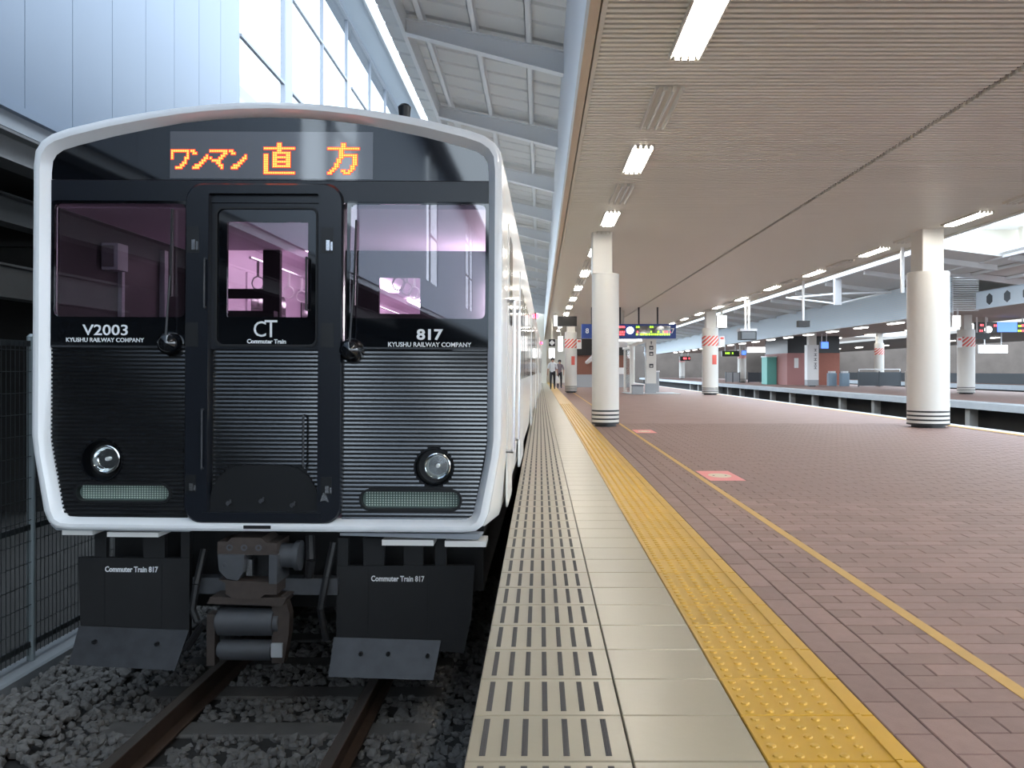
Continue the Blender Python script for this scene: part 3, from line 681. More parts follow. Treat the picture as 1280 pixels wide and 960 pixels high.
# --- cab and cabin behind the glass
cb = MB()
cb.add([(-1.33, 0.16, 1.3), (1.33, 0.16, 1.3), (1.33, 2.0, 1.3), (-1.33, 2.0, 1.3), (-1.33, 0.16, 3.02), (1.33, 0.16, 3.02), (1.33, 2.0, 3.02), (-1.33, 2.0, 3.02)], [(0,1,2,3), (0,3,7,4), (1,5,6,2)])
cab = cb.build('cab_interior', 'cab_dark', TR)
MB().prism([(-1.33, 3.02), (1.33, 3.02), (1.33, 3.05), (-1.33, 3.05)], 0.16, 2.0, 'y').build('cab_ceiling', 'cab_lilac', cab)
MB().box(-1.33, 1.98, 1.3, -1.12, 2.02, 3.02).box(-1.12, 1.98, 1.3, -0.28, 2.02, 1.7).box(-0.68, 1.97, 1.7, -0.54, 2.03, 3.02).box(-1.12, 1.98, 2.62, -0.68, 2.02, 2.70).box(-0.28, 1.98, 1.3, 0.28, 2.02, 3.02).box(0.28, 1.98, 1.3, 0.62, 2.02, 2.5).box(0.28, 1.98, 2.8, 0.62, 2.02, 3.02).box(0.62, 1.98, 1.3, 1.33, 2.02, 3.02).build('partition', 'cab_dark', cab)
MB().box(-1.3, 0.2, 1.3, -0.55, 0.62, 2.18).build('driver_desk', 'cab_dark', cab)
MB().box(0.55, 0.2, 1.3, 1.3, 0.5, 2.15).build('side_cabinet', 'cab_dark', cab)
MB().box(1.2, 1.88, 2.35, 1.31, 1.97, 2.75).build('cab_fill', 'cab_fill_glow', cab)  # added glowing box, out of sight, to brighten the cab ceiling
MB().box(-0.95, 1.7, 1.6, -0.5, 1.8, 2.5).build('driver_seat', 'rubber', cab)
MB().box(-1.33, 0.9, 2.2, -1.325, 1.5, 2.85).build('side_window', 'rubber', cab)
MB().box(-1.33, 0.66, 2.70, -1.22, 0.80, 2.88).build('cab_fitting', 'grey_box', cab); MB().box(-1.32, 0.645, 2.72, -1.24, 0.66, 2.86).build('fitting_face', 'chrome', cab); MB().box(-1.33, 1.52, 1.5, -1.29, 1.58, 2.95).build('door_edge', 'grey_box', cab); MB().box(-1.33, 0.88, 1.5, -1.30, 0.92, 2.9).build('door_edge', 'grey_box', cab)
cn = MB().add([(-1.33, 2.0, 1.15), (1.33, 2.0, 1.15), (1.33, 19.4, 1.15), (-1.33, 19.4, 1.15), (-1.33, 2.0, 3.25), (1.33, 2.0, 3.25), (1.33, 19.4, 3.25), (-1.33, 19.4, 3.25)], [(0,1,2,3), (0,3,7,4), (1,5,6,2), (4,7,6,5), (3,2,6,7)]).build('cabin_interior', 'cabin_pink', TR)
for x in (-0.62, 0.62):
    for k in range(5): MB().box(x-0.07, 2.7+3.3*k, 3.19, x+0.07, 4.4+3.3*k, 3.24).build('cabin_light', 'cabin_lamp', cn)
for k in range(3):
    MB().box(-1.33, 3.4+5.4*k, 1.2, -1.31, 4.7+5.4*k, 3.0).build('inner_door', 'cabin_pink', cn)
    for q in (3.5, 4.15): MB().prism([(p[0], p[1]) for p in rrect(q+5.4*k, 1.95, q+0.48+5.4*k, 2.85, 0.08, 3)], -1.309, -1.305, 'x').build('inner_window', 'side_glass', cn)
    MB().box(-1.33, 5.3+5.4*k, 1.95, -1.318, 8.2+5.4*k, 2.85).build('inner_window', 'side_glass', cn)
for x in (-0.9, 0.35):
    MB().cyl((x, 2.3, 3.0), (x, 10, 3.0), 0.014, n=6).build('strap_rail', 'chrome', cn, True)
    for k in range(9):
        y = 2.5+0.45*k
        MB().box(x-0.012, y-0.004, 2.86, x+0.012, y+0.004, 3.0).build('strap', 'bag_white', cn)
        MB().tube([(x+0.055*math.cos(t*math.pi/4), y, 2.80+0.06*math.sin(t*math.pi/4)) for t in range(9)], 0.007, 6).build('strap_ring', 'bag_white', cn, True)
MB().box(-1.33, 5.2, 2.95, -1.0, 8.3, 3.0).build('luggage_rack', 'chrome', cn)
# --- side fittings on the platform side
def sidex(z): return 1.402
def spanel(name, y0, y1, z0, z1, m, parent, off=0.003, r=0.06): 
    return MB().prism(rrect(y0, z0, y1, z1, r, 4), 1.395, 1.40+off, 'x').build(name, m, parent)
for c_ in (0, 20.1):
    if c_ == 0:
        cd = spanel('cab_door', 0.75, 1.5, 1.1, 3.05, 'train_side', TR, 0.006); spanel('window', 0.9, 1.35, 2.36, 2.98, 'side_glass', cd, 0.009)
        for y in (0.62, 1.62): MB().tube([(1.40, y, 1.5), (1.45, y, 1.5), (1.45, y, 2.5), (1.40, y, 2.5)], 0.012).build('handrail', 'chrome', TR, True)
    for d_ in (3.2, 9.4, 15.6):
        for q in (0, 0.66):
            pd = spanel('passenger_door', c_+d_+q, c_+d_+q+0.64, 1.1, 3.0, 'train_white', TR, -0.002 if False else 0.012, 0.03); spanel('window', c_+d_+q+0.08, c_+d_+q+0.56, 1.95, 2.85, 'side_glass', pd, 0.015)
    for w0 in (5.0, 7.0, 11.2, 13.2): spanel('side_window', c_+w0, c_+w0+1.85, 1.95, 2.85, 'side_glass', TR, 0.005)
for y, z in ((14.4, 3.28), (33.5, 3.28)):
    q = MB().prism(rrect(y-0.06, z-0.08, y+0.06, z+0.08, 0.03, 3), 1.38, 1.42, 'x').build('lamp_base', 'rubber', TR)
    MB().lathe((1.42, y, z), (1, 0, 0), [(0.055, 0), (0.05, 0.03), (0.03, 0.05), (0.003, 0.055)], 14).build('side_lamp', 'red_lamp', TR, True, label='glowing red lamp on the train side')
# --- underframe
MB().box(-1.25, 0.7, 0.55, 1.25, 39, 1.07).build('underframe', 'under_black', TR)
for y in (2.6, 15.5, 23, 36):
    bo = MB().box(-0.95, y-1.6, 0.35, 0.95, y+1.6, 0.75).build('bogie', 'under_black', TR)
    for yy in (-1.05, 1.05):
        for sx in (-0.6, 0.6): MB().lathe((sx-0.06, y+yy, 0.43), (1, 0, 0), [(0.15, 0), (0.45, 0.0), (0.43, 0.1), (0.15, 0.12)], 24).build('wheel', 'coupler_grey', bo, True)
def up(name, pts, v0, v1, m, vf=None, parent=TR, **kw):
    return MB().prism([F(p[0], p[1], v0 if vf is None else vf) for p in pts], v0, v1, 'y').build(name, m, parent, **kw)
US = 0.22
for pts, nm in (([(101, 706), (97, 700), (97, 672), (238, 672), (238, 800), (100, 800)], 0), ([(412, 676), (590, 676), (590, 706), (578, 812), (412, 812)], 1)):
    # lower skirt sheet with upper window gap
    if nm == 0:
        sk = up('skirt', [(97, 697), (236, 697), (236, 800), (101, 800)], US, US+0.04, 'under_black', label='black lower skirt with white lettering')
        for x0, x1 in ((118, 132), (178, 205), (225, 236)): up('skirt_bracket', R(x0, 664, x1, 698), US+0.01, US+0.05, 'under_black')
        bl_ = MB().add([(*[F(99, 782, US)[0]], US-0.005, F(99, 782, US)[1]), (F(236, 786, US)[0], US-0.005, F(236, 786, US)[1]), (F(226, 830, US)[0], US-0.09, F(226, 830, US)[1]), (F(96, 824, US)[0], US-0.09, F(96, 824, US)[1]),
                        (F(99, 782, US)[0], US+0.02, F(99, 782, US)[1]), (F(236, 786, US)[0], US+0.02, F(236, 786, US)[1]), (F(226, 830, US)[0], US-0.07, F(226, 830, US)[1]), (F(96, 824, US)[0], US-0.07, F(96, 824, US)[1])], [(0,1,2,3), (7,6,5,4), (0,4,5,1), (1,5,6,2), (2,6,7,3), (3,7,4,0)])
        bl_.build('plough_blade', 'plough_steel', sk, label='bent steel plough blade'); tx, ty = 164, 711
        seams = (130, 201); bolts = ((117, 802), (195, 804))
    else:
        sk = up('skirt', [(419, 705), (590, 703), (586, 770), (577, 812), (419, 797)], US, US+0.04, 'under_black', label='black lower skirt with white lettering')
        for x0, x1 in ((420, 433), (452, 478), (502, 526), (541, 555)): up('skirt_bracket', R(x0, 670, x1, 706), US+0.01, US+0.05, 'under_black')
        a = [F(416, 793, US), F(549, 796, US), F(542, 839, US), F(414, 836, US)]
        MB().add([(a[0][0], US-0.005, a[0][1]), (a[1][0], US-0.005, a[1][1]), (a[2][0], US-0.09, a[2][1]), (a[3][0], US-0.09, a[3][1]), (a[0][0], US+0.02, a[0][1]), (a[1][0], US+0.02, a[1][1]), (a[2][0], US-0.07, a[2][1]), (a[3][0], US-0.07, a[3][1])],
                 [(0,1,2,3), (7,6,5,4), (0,4,5,1), (1,5,6,2), (2,6,7,3), (3,7,4,0)]).build('plough_blade', 'plough_steel', sk, label='bent steel plough blade'); tx, ty = 495, 720
        seams = (458, 532); bolts = ((449, 814), (483, 814), (532, 816))
    for x in seams: up('skirt_seam', R(x, 705, x+0.8, 785), US-0.001, US+0.01, 'black_plate', parent=sk)
    for bx, by in bolts:
        p = F(bx, by, US-0.06); MB().cyl((p[0], US-0.064, p[1]), (p[0], US-0.04, p[1]), 0.012, n=8).build('bolt', 'black_plate', sk)
    p = F(tx, ty, US); text('lettering', 'Commuter Train 817', 'letter_white', sk, (p[0], US-0.0035, p[1]), 66*(TY+US)/FPX, 7.2*(TY+US)/FPX, 0.025)
for x0, x1, y0, y1 in ((77, 115, 662, 669), (133, 197, 665, 671), (475, 539, 672, 679), (553, 604, 673, 680)): up('step_plate', R(x0, y0, x1, y1), 0.07, 0.25, 'train_side', 0.07)
up('lower_lip', [(62, 656), (236, 660), (236, 664), (70, 663)], 0.06, 0.14, 'trim_grey', 0.06); up('lower_lip', [(423, 664), (600, 664), (594, 671), (423, 667)], 0.06, 0.14, 'trim_grey', 0.06)
up('cross_beam', R(240, 721, 420, 741), 0.18, 0.28, 'coupler_grey')
# coupler
CV = 0.02
cp = up('coupler', [(271, 676), (283, 676), (288, 671), (325, 671), (332, 677), (345, 677), (345, 692), (271, 692)], CV, CV+0.24, 'coupler_rust', label='rusty knuckle coupler')
up('coupler_jaw', [(271, 692), (304, 692), (302, 715), (296, 724), (283, 722), (273, 712)], CV-0.02, CV+0.2, 'coupler_grey', parent=cp)
up('coupler_jaw', R(335, 692, 345, 728), CV-0.02, CV+0.22, 'coupler_grey', parent=cp)
up('coupler_pin', R(307, 698, 314, 718), CV+0.03, CV+0.06, 'chrome', parent=cp)
up('coupler_base', [(272, 723), (281, 727), (281, 741), (292, 747), (322, 747), (330, 741), (345, 741), (345, 727), (305, 725)], CV-0.01, CV+0.24, 'coupler_rust', parent=cp)
up('coupler_back', R(300, 690, 337, 728), CV+0.14, CV+0.2, 'black_plate', parent=cp)
for x, y in ((286, 683), (304, 683), (322, 683), (304, 735), (281, 705)):
    p = F(x, y, CV); MB().lathe((p[0], CV-0.004 if y != 705 else CV-0.024, p[1]), (0, 1, 0), [(0.018, 0.01), (0.02, 0), (0.010, 0), (0.009, 0.008)], 12, True).build('bolt_ring', 'coupler_grey', cp, True)
p, q = F(345, 692, CV+0.1), F(373, 692, CV+0.1)
MB().cyl((p[0], CV+0.1, p[1]), (q[0], CV+0.1, q[1]), 0.075, n=16).cyl((q[0]-0.02, CV+0.1, q[1]), (q[0]+0.01, CV+0.1, q[1]), 0.092, n=16).build('coupler_cylinder', 'coupler_grey', cp, True)
up('coupler_tray', [(262, 745), (357, 745), (352, 755), (258, 753)], CV+0.0, CV+0.3, 'coupler_rust', parent=cp)
for y, r, x0, x1 in ((779.5, 17.5, 269, 338), (815, 13, 271, 335)):
    p, q = F(x0, y, CV), F(x1, y, CV); rr = r*KP
    MB().cyl((p[0], CV+0.08, p[1]), (q[0], CV+0.08, q[1]), rr, n=20).cyl((p[0]-0.02, CV+0.08, p[1]), (p[0], CV+0.08, p[1]), rr*0.7, n=14).cyl((q[0], CV+0.08, q[1]), (q[0]+0.03, CV+0.08, q[1]), rr*0.75, n=14).build('buffer_drum', 'coupler_grey', cp, True)
up('drum_bracket', [(339, 752), (353, 740), (361, 765), (360, 790), (354, 826), (339, 826)], CV+0.04, CV+0.12, 'coupler_rust', parent=cp)
up('drum_bracket', R(258, 766, 268, 830), CV+0.06, CV+0.14, 'coupler_rust', parent=cp); up('bracket_plate', R(338, 802, 352, 819), CV+0.01, CV+0.03, 'grey_box', parent=cp)
def hose(pts, v, r=0.022): MB().tube([(F(x, y, v)[0], v+dv, F(x, y, v)[1]) for x, y, dv in pts], r).build('hose', 'under_black', TR, True)
hose([(246, 690, 0.1), (243, 730, 0.02), (240, 760, 0), (246, 775, 0)], 0.1); hose([(410, 680, 0.1), (404, 720, 0.05), (398, 760, 0.02), (404, 800, 0.05)], 0.1); hose([(256, 776, 0), (243, 790, 0.05), (225, 815, 0.1)], 0.1)
hose([(380, 672, 0.1), (384, 700, 0.05), (380, 722, 0.08)], 0.1, 0.03)

# ================================================================ columns on the platform
def stripemat():
    m = mat('hazard_stripe', (0.75, 0.12, 0.10), 0.5); nt = m.node_tree; bs = nt.nodes['Principled BSDF']
    tc = nt.nodes.new('ShaderNodeTexCoord'); sx = nt.nodes.new('ShaderNodeSeparateXYZ'); a = nt.nodes.new('ShaderNodeMath'); a.operation = 'SUBTRACT'
    fm = nt.nodes.new('ShaderNodeMath'); fm.operation = 'PINGPONG'; fm.inputs[1].default_value = 0.085
    gt = nt.nodes.new('ShaderNodeMath'); gt.operation = 'GREATER_THAN'; gt.inputs[1].default_value = 0.048
    mx = nt.nodes.new('ShaderNodeMix'); mx.data_type = 'RGBA'; mx.inputs[6].default_value = (0.78, 0.14, 0.11, 1); mx.inputs[7].default_value = (0.85, 0.82, 0.78, 1)
    nt.links.new(tc.outputs['Object'], sx.inputs[0]); nt.links.new(sx.outputs[2], a.inputs[0]); nt.links.new(sx.outputs[0], a.inputs[1])
    nt.links.new(a.outputs[0], fm.inputs[0]); nt.links.new(fm.outputs[0], gt.inputs[0]); nt.links.new(gt.outputs[0], mx.inputs[0]); nt.links.new(mx.outputs[2], bs.inputs['Base Color'])
stripemat()
def column(label, x, y, r, zc=2.81, top=CZ, pw=0.37, off=-0.07, bands=True, stripe=False, poster=False, flag=0, z0=0.0, depth=None):
    c = thing('column', label, 'column', (x, y, z0))
    MB().cyl((0, 0, 0), (0, 0, 0.05), r*0.8, n=24).build('foot', 'black_band', c, True)  # recessed foot coloured black as the shadow gap under the cover
    MB().lathe((0, 0, 0), (0, 0, 1), [(r, 0.05), (r, zc-0.01), (r-0.01, zc)], 40).build('round_cover', 'column_white', c, True)
    d = pw if depth is None else depth
    MB().prism(rrect(off-pw/2, -d/2, off+pw/2, d/2, 0.02, 2), zc, top, 'z').build('upper_post', 'column_white', c)
    if bands:
        for z in (0.065, 0.14, 0.215, 0.29): MB().lathe((0, 0, z), (0, 0, 1), [(r-0.01, -0.018), (r+0.005, -0.014), (r+0.005, 0.014), (r-0.01, 0.018)], 40).build('black_band', 'black_band', c, True)
    if stripe: MB().lathe((0, 0, 2.06), (0, 0, 1), [(r-0.01, 0), (r+0.006, 0.0), (r+0.006, 0.42), (r-0.01, 0.42)], 40).build('striped_band', 'hazard_stripe', c, True, label='red and white diagonal striped band')
    if poster: 
        MB().loft([[((r+0.008)*math.sin(a), -(r+0.008)*math.cos(a), z) for a in [0.05+0.12*k for k in range(6)]] for z in (1.28, 1.68)], False).build('poster', 'sign_red', c)
    if flag: MB().box(r-0.02 if flag > 0 else -r-0.2, -r, 2.02, r+0.2 if flag > 0 else -r+0.02, -r+0.03, 2.46).build('side_sign', 'sign_white', c); MB().box(r+0.02 if flag > 0 else -r-0.16, -r-0.004, 2.33, r+0.16 if flag > 0 else -r-0.02, -r, 2.42).build('sign_mark', 'sign_red', c)
    return c
column('white round column with black foot bands standing on the yellow strip', 1.21, 15.75, 0.25)
column('stout plain white column with black foot bands on the right of the platform', 7.06, 15.5, 0.36, off=-0.02, pw=0.39, depth=0.5)
column('distant white column with red striped band and poster near the two walking people', 1.43, 39.5, 0.28, stripe=True, poster=True, flag=1, off=0)
column('white column with red striped band and poster at the far platform edge', 7.19, 36.0, 0.34, stripe=True, poster=True, flag=1, off=0, pw=0.42)
# floor stickers
for lab, y0, y1, x0, x1 in (('nearer pink floor sticker with a cream oval beside the thin yellow line', 7.95, 8.72, 1.59, 1.925), ('farther pink floor sticker lying beside the thin yellow line', 14.0, 14.75, 1.59, 1.93)):
    s_ = thing('floor_sticker', lab, 'sticker', ((x0+x1)/2, (y0+y1)/2, 0.0005))
    a, b_ = (x1-x0)/2, (y1-y0)/2
    MB().prism([(-a, -b_), (a, -b_), (a*0.97, b_), (-a, b_)], 0, 0.0012, 'z').build('sheet', 'sign_pink', s_)
    MB().prism([(0.11*math.cos(t*math.pi/10), 0.17*math.sin(t*math.pi/10)) for t in range(20)], 0.0012, 0.0018, 'z').build('oval', 'sign_cream', s_)
    for k in (-1, 1): MB().prism([(k*0.06+0.012*math.cos(t*math.pi/4), 0.02*math.sin(t*math.pi/4)) for t in range(8)], 0.0018, 0.0022, 'z').build('dot', 'letter_dark', s_)
# ================================================================ hanging things over the platform
def px_box(b, x0, y0, x1, y1, Y, d, ox, oz):
    p, q = P(x0, y1, Y), P(x1, y0, Y); return b.box(p.x-ox, 0, p.z-oz, q.x-ox, d, q.z-oz)
BY = 34.0; bo = P(785.5, 424, BY)
bd = thing('departure_board', 'blue hanging departure board with white clock and platform numbers 8 and 7', 'sign', (bo.x, BY, bo.z))
px_box(MB(), 727, 405, 845, 423, BY, 0.3, bo.x, bo.z).build('board_case', 'sign_blue', bd)
def on(name, x0, y0, x1, y1, m, parent=bd, o=bo, Y=BY, pr=0.02): return px_box(MB(), x0, y0, x1, y1, Y, 0.03, o.x, o.z).build(name, m, parent, loc=(0, -pr, 0))
on('display', 745, 407.5, 781, 419.5, 'led_panel'); on('display', 794, 407.5, 838, 419.5, 'led_panel')
for x, ch in ((734, '8'), (841, '7')):
    p = P(x, 413.5, BY); text('lettering', ch, 'letter_white', bd, (p.x-bo.x, -0.01, p.z-bo.z), None, 6.5*BY/FPX, 0.02)
p = P(787.5, 413, BY)
MB().cyl((p.x-bo.x, -0.06, p.z-bo.z), (p.x-bo.x, 0, p.z-bo.z), 0.145, n=28).build('clock_face', 'sign_lit', bd)
rnd = random.Random(3)
def ledline(name, x0, x1, y, m, parent=bd, o=bo, Y=BY, fill=0.7, hh=2.2):
    b = MB(); x = x0
    while x < x1-0.5:
        wd = rnd.uniform(1.2, 2.6)
        if rnd.random() < fill: px_box(b, x, y-hh/2, min(x+wd, x1), y+hh/2, Y, 0.01, o.x, o.z)
        x += wd+rnd.uniform(0.4, 1.0)
    if b.v: b.build(name, m, parent, loc=(0, -0.03, 0), kind='stuff')
ledline('led_line', 795, 803, 408.8, 'text_green'); ledline('led_line', 812, 822, 408.8, 'text_green'); ledline('led_line', 796, 804, 415, 'text_red'); ledline('led_line', 829, 838, 415, 'text_red')
ledline('led_line', 813, 829, 414.8, 'text_green'); ledline('led_line', 795, 837, 418, 'text_green', fill=0.85)
ledline('led_line', 772, 781, 408.8, 'text_red', fill=0.9); ledline('led_line', 772, 781, 415, 'text_red', fill=0.9); ledline('led_line', 772, 781, 418, 'text_red', fill=0.9); ledline('led_line', 746, 765, 412, 'text_red')
for x in (740, 775.5, 799, 822.5):
    p = P(x, 405, BY); MB().box(p.x-bo.x-0.03, 0.12, p.z-bo.z, p.x-bo.x+0.03, 0.18, CZ-bo.z).build('hanger', 'black_band', bd)
def hung(name, lab, cat, x0, y0, x1, y1, Y, m, d=0.15, lit=None, hang=True, hm='housing'):
    o = P((x0+x1)/2, y1, Y); t = thing(name, lab, cat, (o.x, Y, o.z))
    px_box(MB(), x0, y0, x1, y1, Y, d, o.x, o.z).build('case', m, t)
    if lit: px_box(MB(), x0+0.6, y0+0.6, x1-0.6, y1-0.6, Y, 0.02, o.x, o.z).build('face', lit, t, loc=(0, -0.02, 0))
    if hang: MB().box(-0.04, d/2-0.03, P(0, y0, Y).z-o.z, 0.04, d/2+0.03, CZ-o.z).build('hanger', hm, t)
    return t, o
t, o = hung('hanging_lamp_sign', 'white lit strip sign below the departure board', 'sign', 773, 423.6, 803, 427.2, 34.08, 'sign_white', 0.12, 'sign_lit', False)
for x in (776, 800): p = P(x, 423.6, 34.08); MB().box(p.x-o.x-0.015, 0.05, p.z-o.z, p.x-o.x+0.015, 0.08, p.z-o.z+0.012).build('bracket', 'black_band', t)
hung('hanging_sign', 'white hanging sign under the strip light beside the near column', 'sign', 774, 425, 784, 434, 36, 'sign_white', 0.1)
t, o = hung('monitor', 'black monitor hanging above the distant striped column', 'monitor', 697, 395.5, 721, 407.5, 37.5, 'screen_black', 0.35)
hung('lit_sign', 'narrow white lit sign next to the black hanging monitor', 'sign', 692, 394, 697, 408, 38, 'sign_white', 0.2, 'sign_lit')
hung('lit_sign', 'tall white lit sign left of the distant striped column', 'sign', 697.5, 420, 704, 439.5, 44, 'sign_white', 0.2, 'sign_lit')
t, o = hung('diamond_sign', 'dark diamond sign hanging over the platform edge beside the train', 'sign', 686, 424, 694, 433, 42, 'black_band', 0.06)
p0 = P(690, 428.5, 42); MB().prism([(0.14, 0), (0, 0.14), (-0.14, 0), (0, -0.14)], -0.03, -0.005, 'y').build('diamond', 'sign_white', t, loc=(p0.x-o.x, 0, p0.z-o.z))
t, o = hung('lit_sign', 'white lit sign on the far side of the striped column at the platform edge', 'sign', 896.5, 394, 908.5, 409.5, 35.2, 'sign_white', 0.15, 'sign_lit')
def monitor_post(lab, x, y0, y1, X, two=True, dev='monitor'):
    Y = X*FPX/(x-CX); o = P(x, y1, Y); t = thing(dev, lab, 'monitor' if dev == 'monitor' else 'post', (X, Y, o.z))
    for dx in ((-0.06, 0.06) if two else (0,)): MB().box(dx-0.03, -0.03, P(x, y0, Y).z-o.z if dev == 'monitor' else 0, dx+0.03, 0.03, CZ-o.z).build('pole', 'steel_blue', t)
    if dev == 'monitor':
        q = P(x, y0, Y).z-o.z
        MB().box(-0.28, -0.2, 0, 0.28, 0.25, q-0.09).build('case', 'screen_black', t); MB().box(-0.24, -0.215, 0.03, 0.24, -0.2, q-0.12).build('screen', 'side_glass', t); MB().box(-0.3, -0.22, q-0.09, 0.3, 0.27, q).build('tray', 'steel_pale', t)
    return t
monitor_post('two-tube monitor hanging near the far platform edge beyond the stout column', 934, 411, 425, 7.3)
monitor_post('pale post hanging down beside the stout white column', 1128, 300, 366, 7.45, False, 'hanging_post')
t = monitor_post('short post with a dark lamp hanging beyond the stout column', 1004, 376, 401, 7.45, False, 'hanging_post'); MB().box(-0.16, -0.1, -0.18, 0.16, 0.1, 0.0).build('lamp_head', 'screen_black', t)
# ================================================================ far end of the platform
kz = thing('kiosk', 'dark red-brown kiosk with grey base behind the near column', 'kiosk', (3.6, 52, 0))
MB().box(-1.4, 0, 0, 1.55, 3, 0.78).build('base_wall', 'grey_box', kz); MB().box(-1.4, 0.02, 0.78, 1.55, 3, 1.95).build('wall', 'brown_wall', kz); MB().box(-1.42, -0.15, 1.95, 1.6, 3.1, 2.95).build('sign_band', 'screen_black', kz)
MB().prism([(0.28, 0.8), (0.95, 0.8), (0.95, 1.5), (0.8, 1.95), (0.6, 2.1), (0.4, 2.0), (0.28, 1.8)], -0.05, 0.02, 'y').build('poster', 'teal', kz)
MB().box(1.0, -0.3, 0.8, 1.5, 0.02, 1.2).build('counter_box', 'sign_white', kz)
sh = thing('glass_shelter', 'white framed glass shelter with pictograms on its front pillar', 'shelter', (4.55, 37.8, 0))
MB().box(-0.75, -0.6, 0, 1.6, 1.9, 0.02).build('floor_plate', 'edge_concrete', sh)
MB().box(0.16, -0.05, 0.45, 0.6, 0.4, 2.42).build('pillar', 'column_white', sh); MB().box(0.16, -0.05, 0.02, 0.6, 0.4, 0.45).build('pillar_base', 'grey_box', sh)
MB().box(-0.55, 0.0, 0.02, -0.4, 0.15, 2.05).build('corner_post', 'column_white', sh); MB().box(-0.55, 2.8, 0.02, -0.4, 2.95, 2.05).build('corner_post', 'column_white', sh)
MB().prism([(-0.6, 2.02), (0.16, 2.28), (0.16, 2.42), (-0.6, 2.14)], -0.05, 3.0, 'y').build('roof', 'column_white', sh)
MB().box(-0.4, 0.05, 0.1, 0.16, 0.07, 2.1).build('glass_pane', 'pane', sh); MB().box(-0.5, 0.15, 0.1, -0.48, 2.8, 2.0).build('glass_pane', 'pane', sh)
for z in (1.95, 1.68, 1.15):
    MB().box(0.29, -0.06, z, 0.47, -0.05, z+0.17).build('pictogram', 'letter_dark', sh); MB().box(0.33, -0.066, z+0.04, 0.43, -0.06, z+0.1).build('pictogram_mark', 'column_white', sh)
MB().prism([(0.36, 2.18), (0.40, 2.18), (0.40, 2.27), (0.43, 2.27), (0.38, 2.33), (0.33, 2.27), (0.36, 2.27)], -0.06, -0.05, 'y').build('arrow', 'letter_dark', sh)
gb = thing('litter_bin', 'grey litter bin at the foot of the glass shelter', 'bin', (4.22, 36.9, 0))
MB().prism(rrect(-0.24, -0.2, 0.24, 0.2, 0.03, 2), 0, 0.36, 'z').build('body', 'grey_box', gb); MB().prism(rrect(-0.26, -0.22, 0.26, 0.22, 0.03, 2), 0.36, 0.40, 'z').build('lid', 'dark_fence', gb)
vm = thing('ticket_box', 'grey box standing right of the glass shelter', 'box', (5.58, 41.2, 0))
MB().prism(rrect(-0.16, -0.2, 0.16, 0.2, 0.03, 2), 0, 0.95, 'z').build('body', 'grey_box', vm); MB().box(-0.18, -0.22, 0.95, 0.18, 0.22, 1.02).build('lid', 'steel_pale', vm)
MB().box(0.55, 71, -0.014, 7.9, 71.3, CZ+0.1).box(-5.3, 70.5, -1.2, 0.55, 71.3, 6.6).build('wall_end', 'cream', kind='structure', label='beige wall closing the far end of the platform')
for i, (x0, x1, z0, z1, m) in enumerate(((0.7, 1.25, 2.0, 2.9, 'sign_lit'), (5.9, 7.6, 2.0, 2.7, 'sign_lit'))):
    t = thing('wall_sign', ('small' if i == 0 else 'wide')+' lit white sign on the beige end wall', 'sign', ((x0+x1)/2, 70.9, z0)); MB().box(-(x1-x0)/2, 0, 0, (x1-x0)/2, 0.08, z1-z0).build('case', 'steel_pale', t); MB().box(-(x1-x0)/2+.04, -.01, .04, (x1-x0)/2-.04, 0, z1-z0-.04).build('face', m, t)
# ================================================================ people
def person(label, loc, rotz, joints, radii, edges, cols, hairc, scale=1.0):
    """one skinned figure; joints: name -> (x,y,z), edges: (a,b,material index)"""
    names = list(joints); me = bpy.data.meshes.new('body'); idx = {n: i for i, n in enumerate(names)}
    me.from_pydata([joints[n] for n in names], [(idx[a], idx[b]) for a, b, _ in edges], [])
    o = bpy.data.objects.new('body', me); C.objects.link(o)
    md = o.modifiers.new('skin', 'SKIN'); md.use_smooth_shade = True
    for n in names:
        r = radii[n]; sv = me.skin_vertices[0].data[idx[n]]; sv.radius = (r, r) if not isinstance(r, tuple) else r
    me.skin_vertices[0].data[idx['pelvis']].use_root = True
    ss = o.modifiers.new('sub', 'SUBSURF'); ss.levels = 1; ss.render_levels = 1
    dg = bpy.context.evaluated_depsgraph_get(); m2 = bpy.data.meshes.new_from_object(o.evaluated_get(dg)); bpy.data.objects.remove(o)
    m2.materials.clear()
    for c in cols: m2.materials.append(M[c])
    segs = [(Vector(joints[a]), Vector(joints[b]), k) for a, b, k in edges]
    for f in m2.polygons:
        c = f.center; best = (9, 0)
        for a, b, k in segs:
            d = b-a; t_ = max(0, min(1, (c-a).dot(d)/d.length_squared)); q = (c-(a+d*t_)).length
            if q < best[0]: best = (q, k)
        f.material_index = best[1]; f.use_smooth = True
    t = thing('person', label, 'person', loc, rotz); t.scale = (scale,)*3
    obj('body', m2, t)
    hd = Vector(joints['head'])
    b = MB().lathe((hd.x, hd.y+0.012, hd.z+0.02), (0, 0.25, 1), [(0.088, -0.04), (0.104, 0.01), (0.100, 0.06), (0.072, 0.10), (0.02, 0.122)], 16); b.build('hair', hairc, t, True)
    for s_ in (-1, 1): MB().lathe((hd.x+0.035*s_, hd.y-0.088, hd.z+0.005), (0, -1, 0), [(0.012, 0), (0.008, 0.006), (0.001, 0.008)], 8).build('eye', 'hair', t)
    MB().box(hd.x-0.022, hd.y-0.091, hd.z-0.062, hd.x+0.022, hd.y-0.084, hd.z-0.054).build('mouth', 'sign_red', t)
    return t
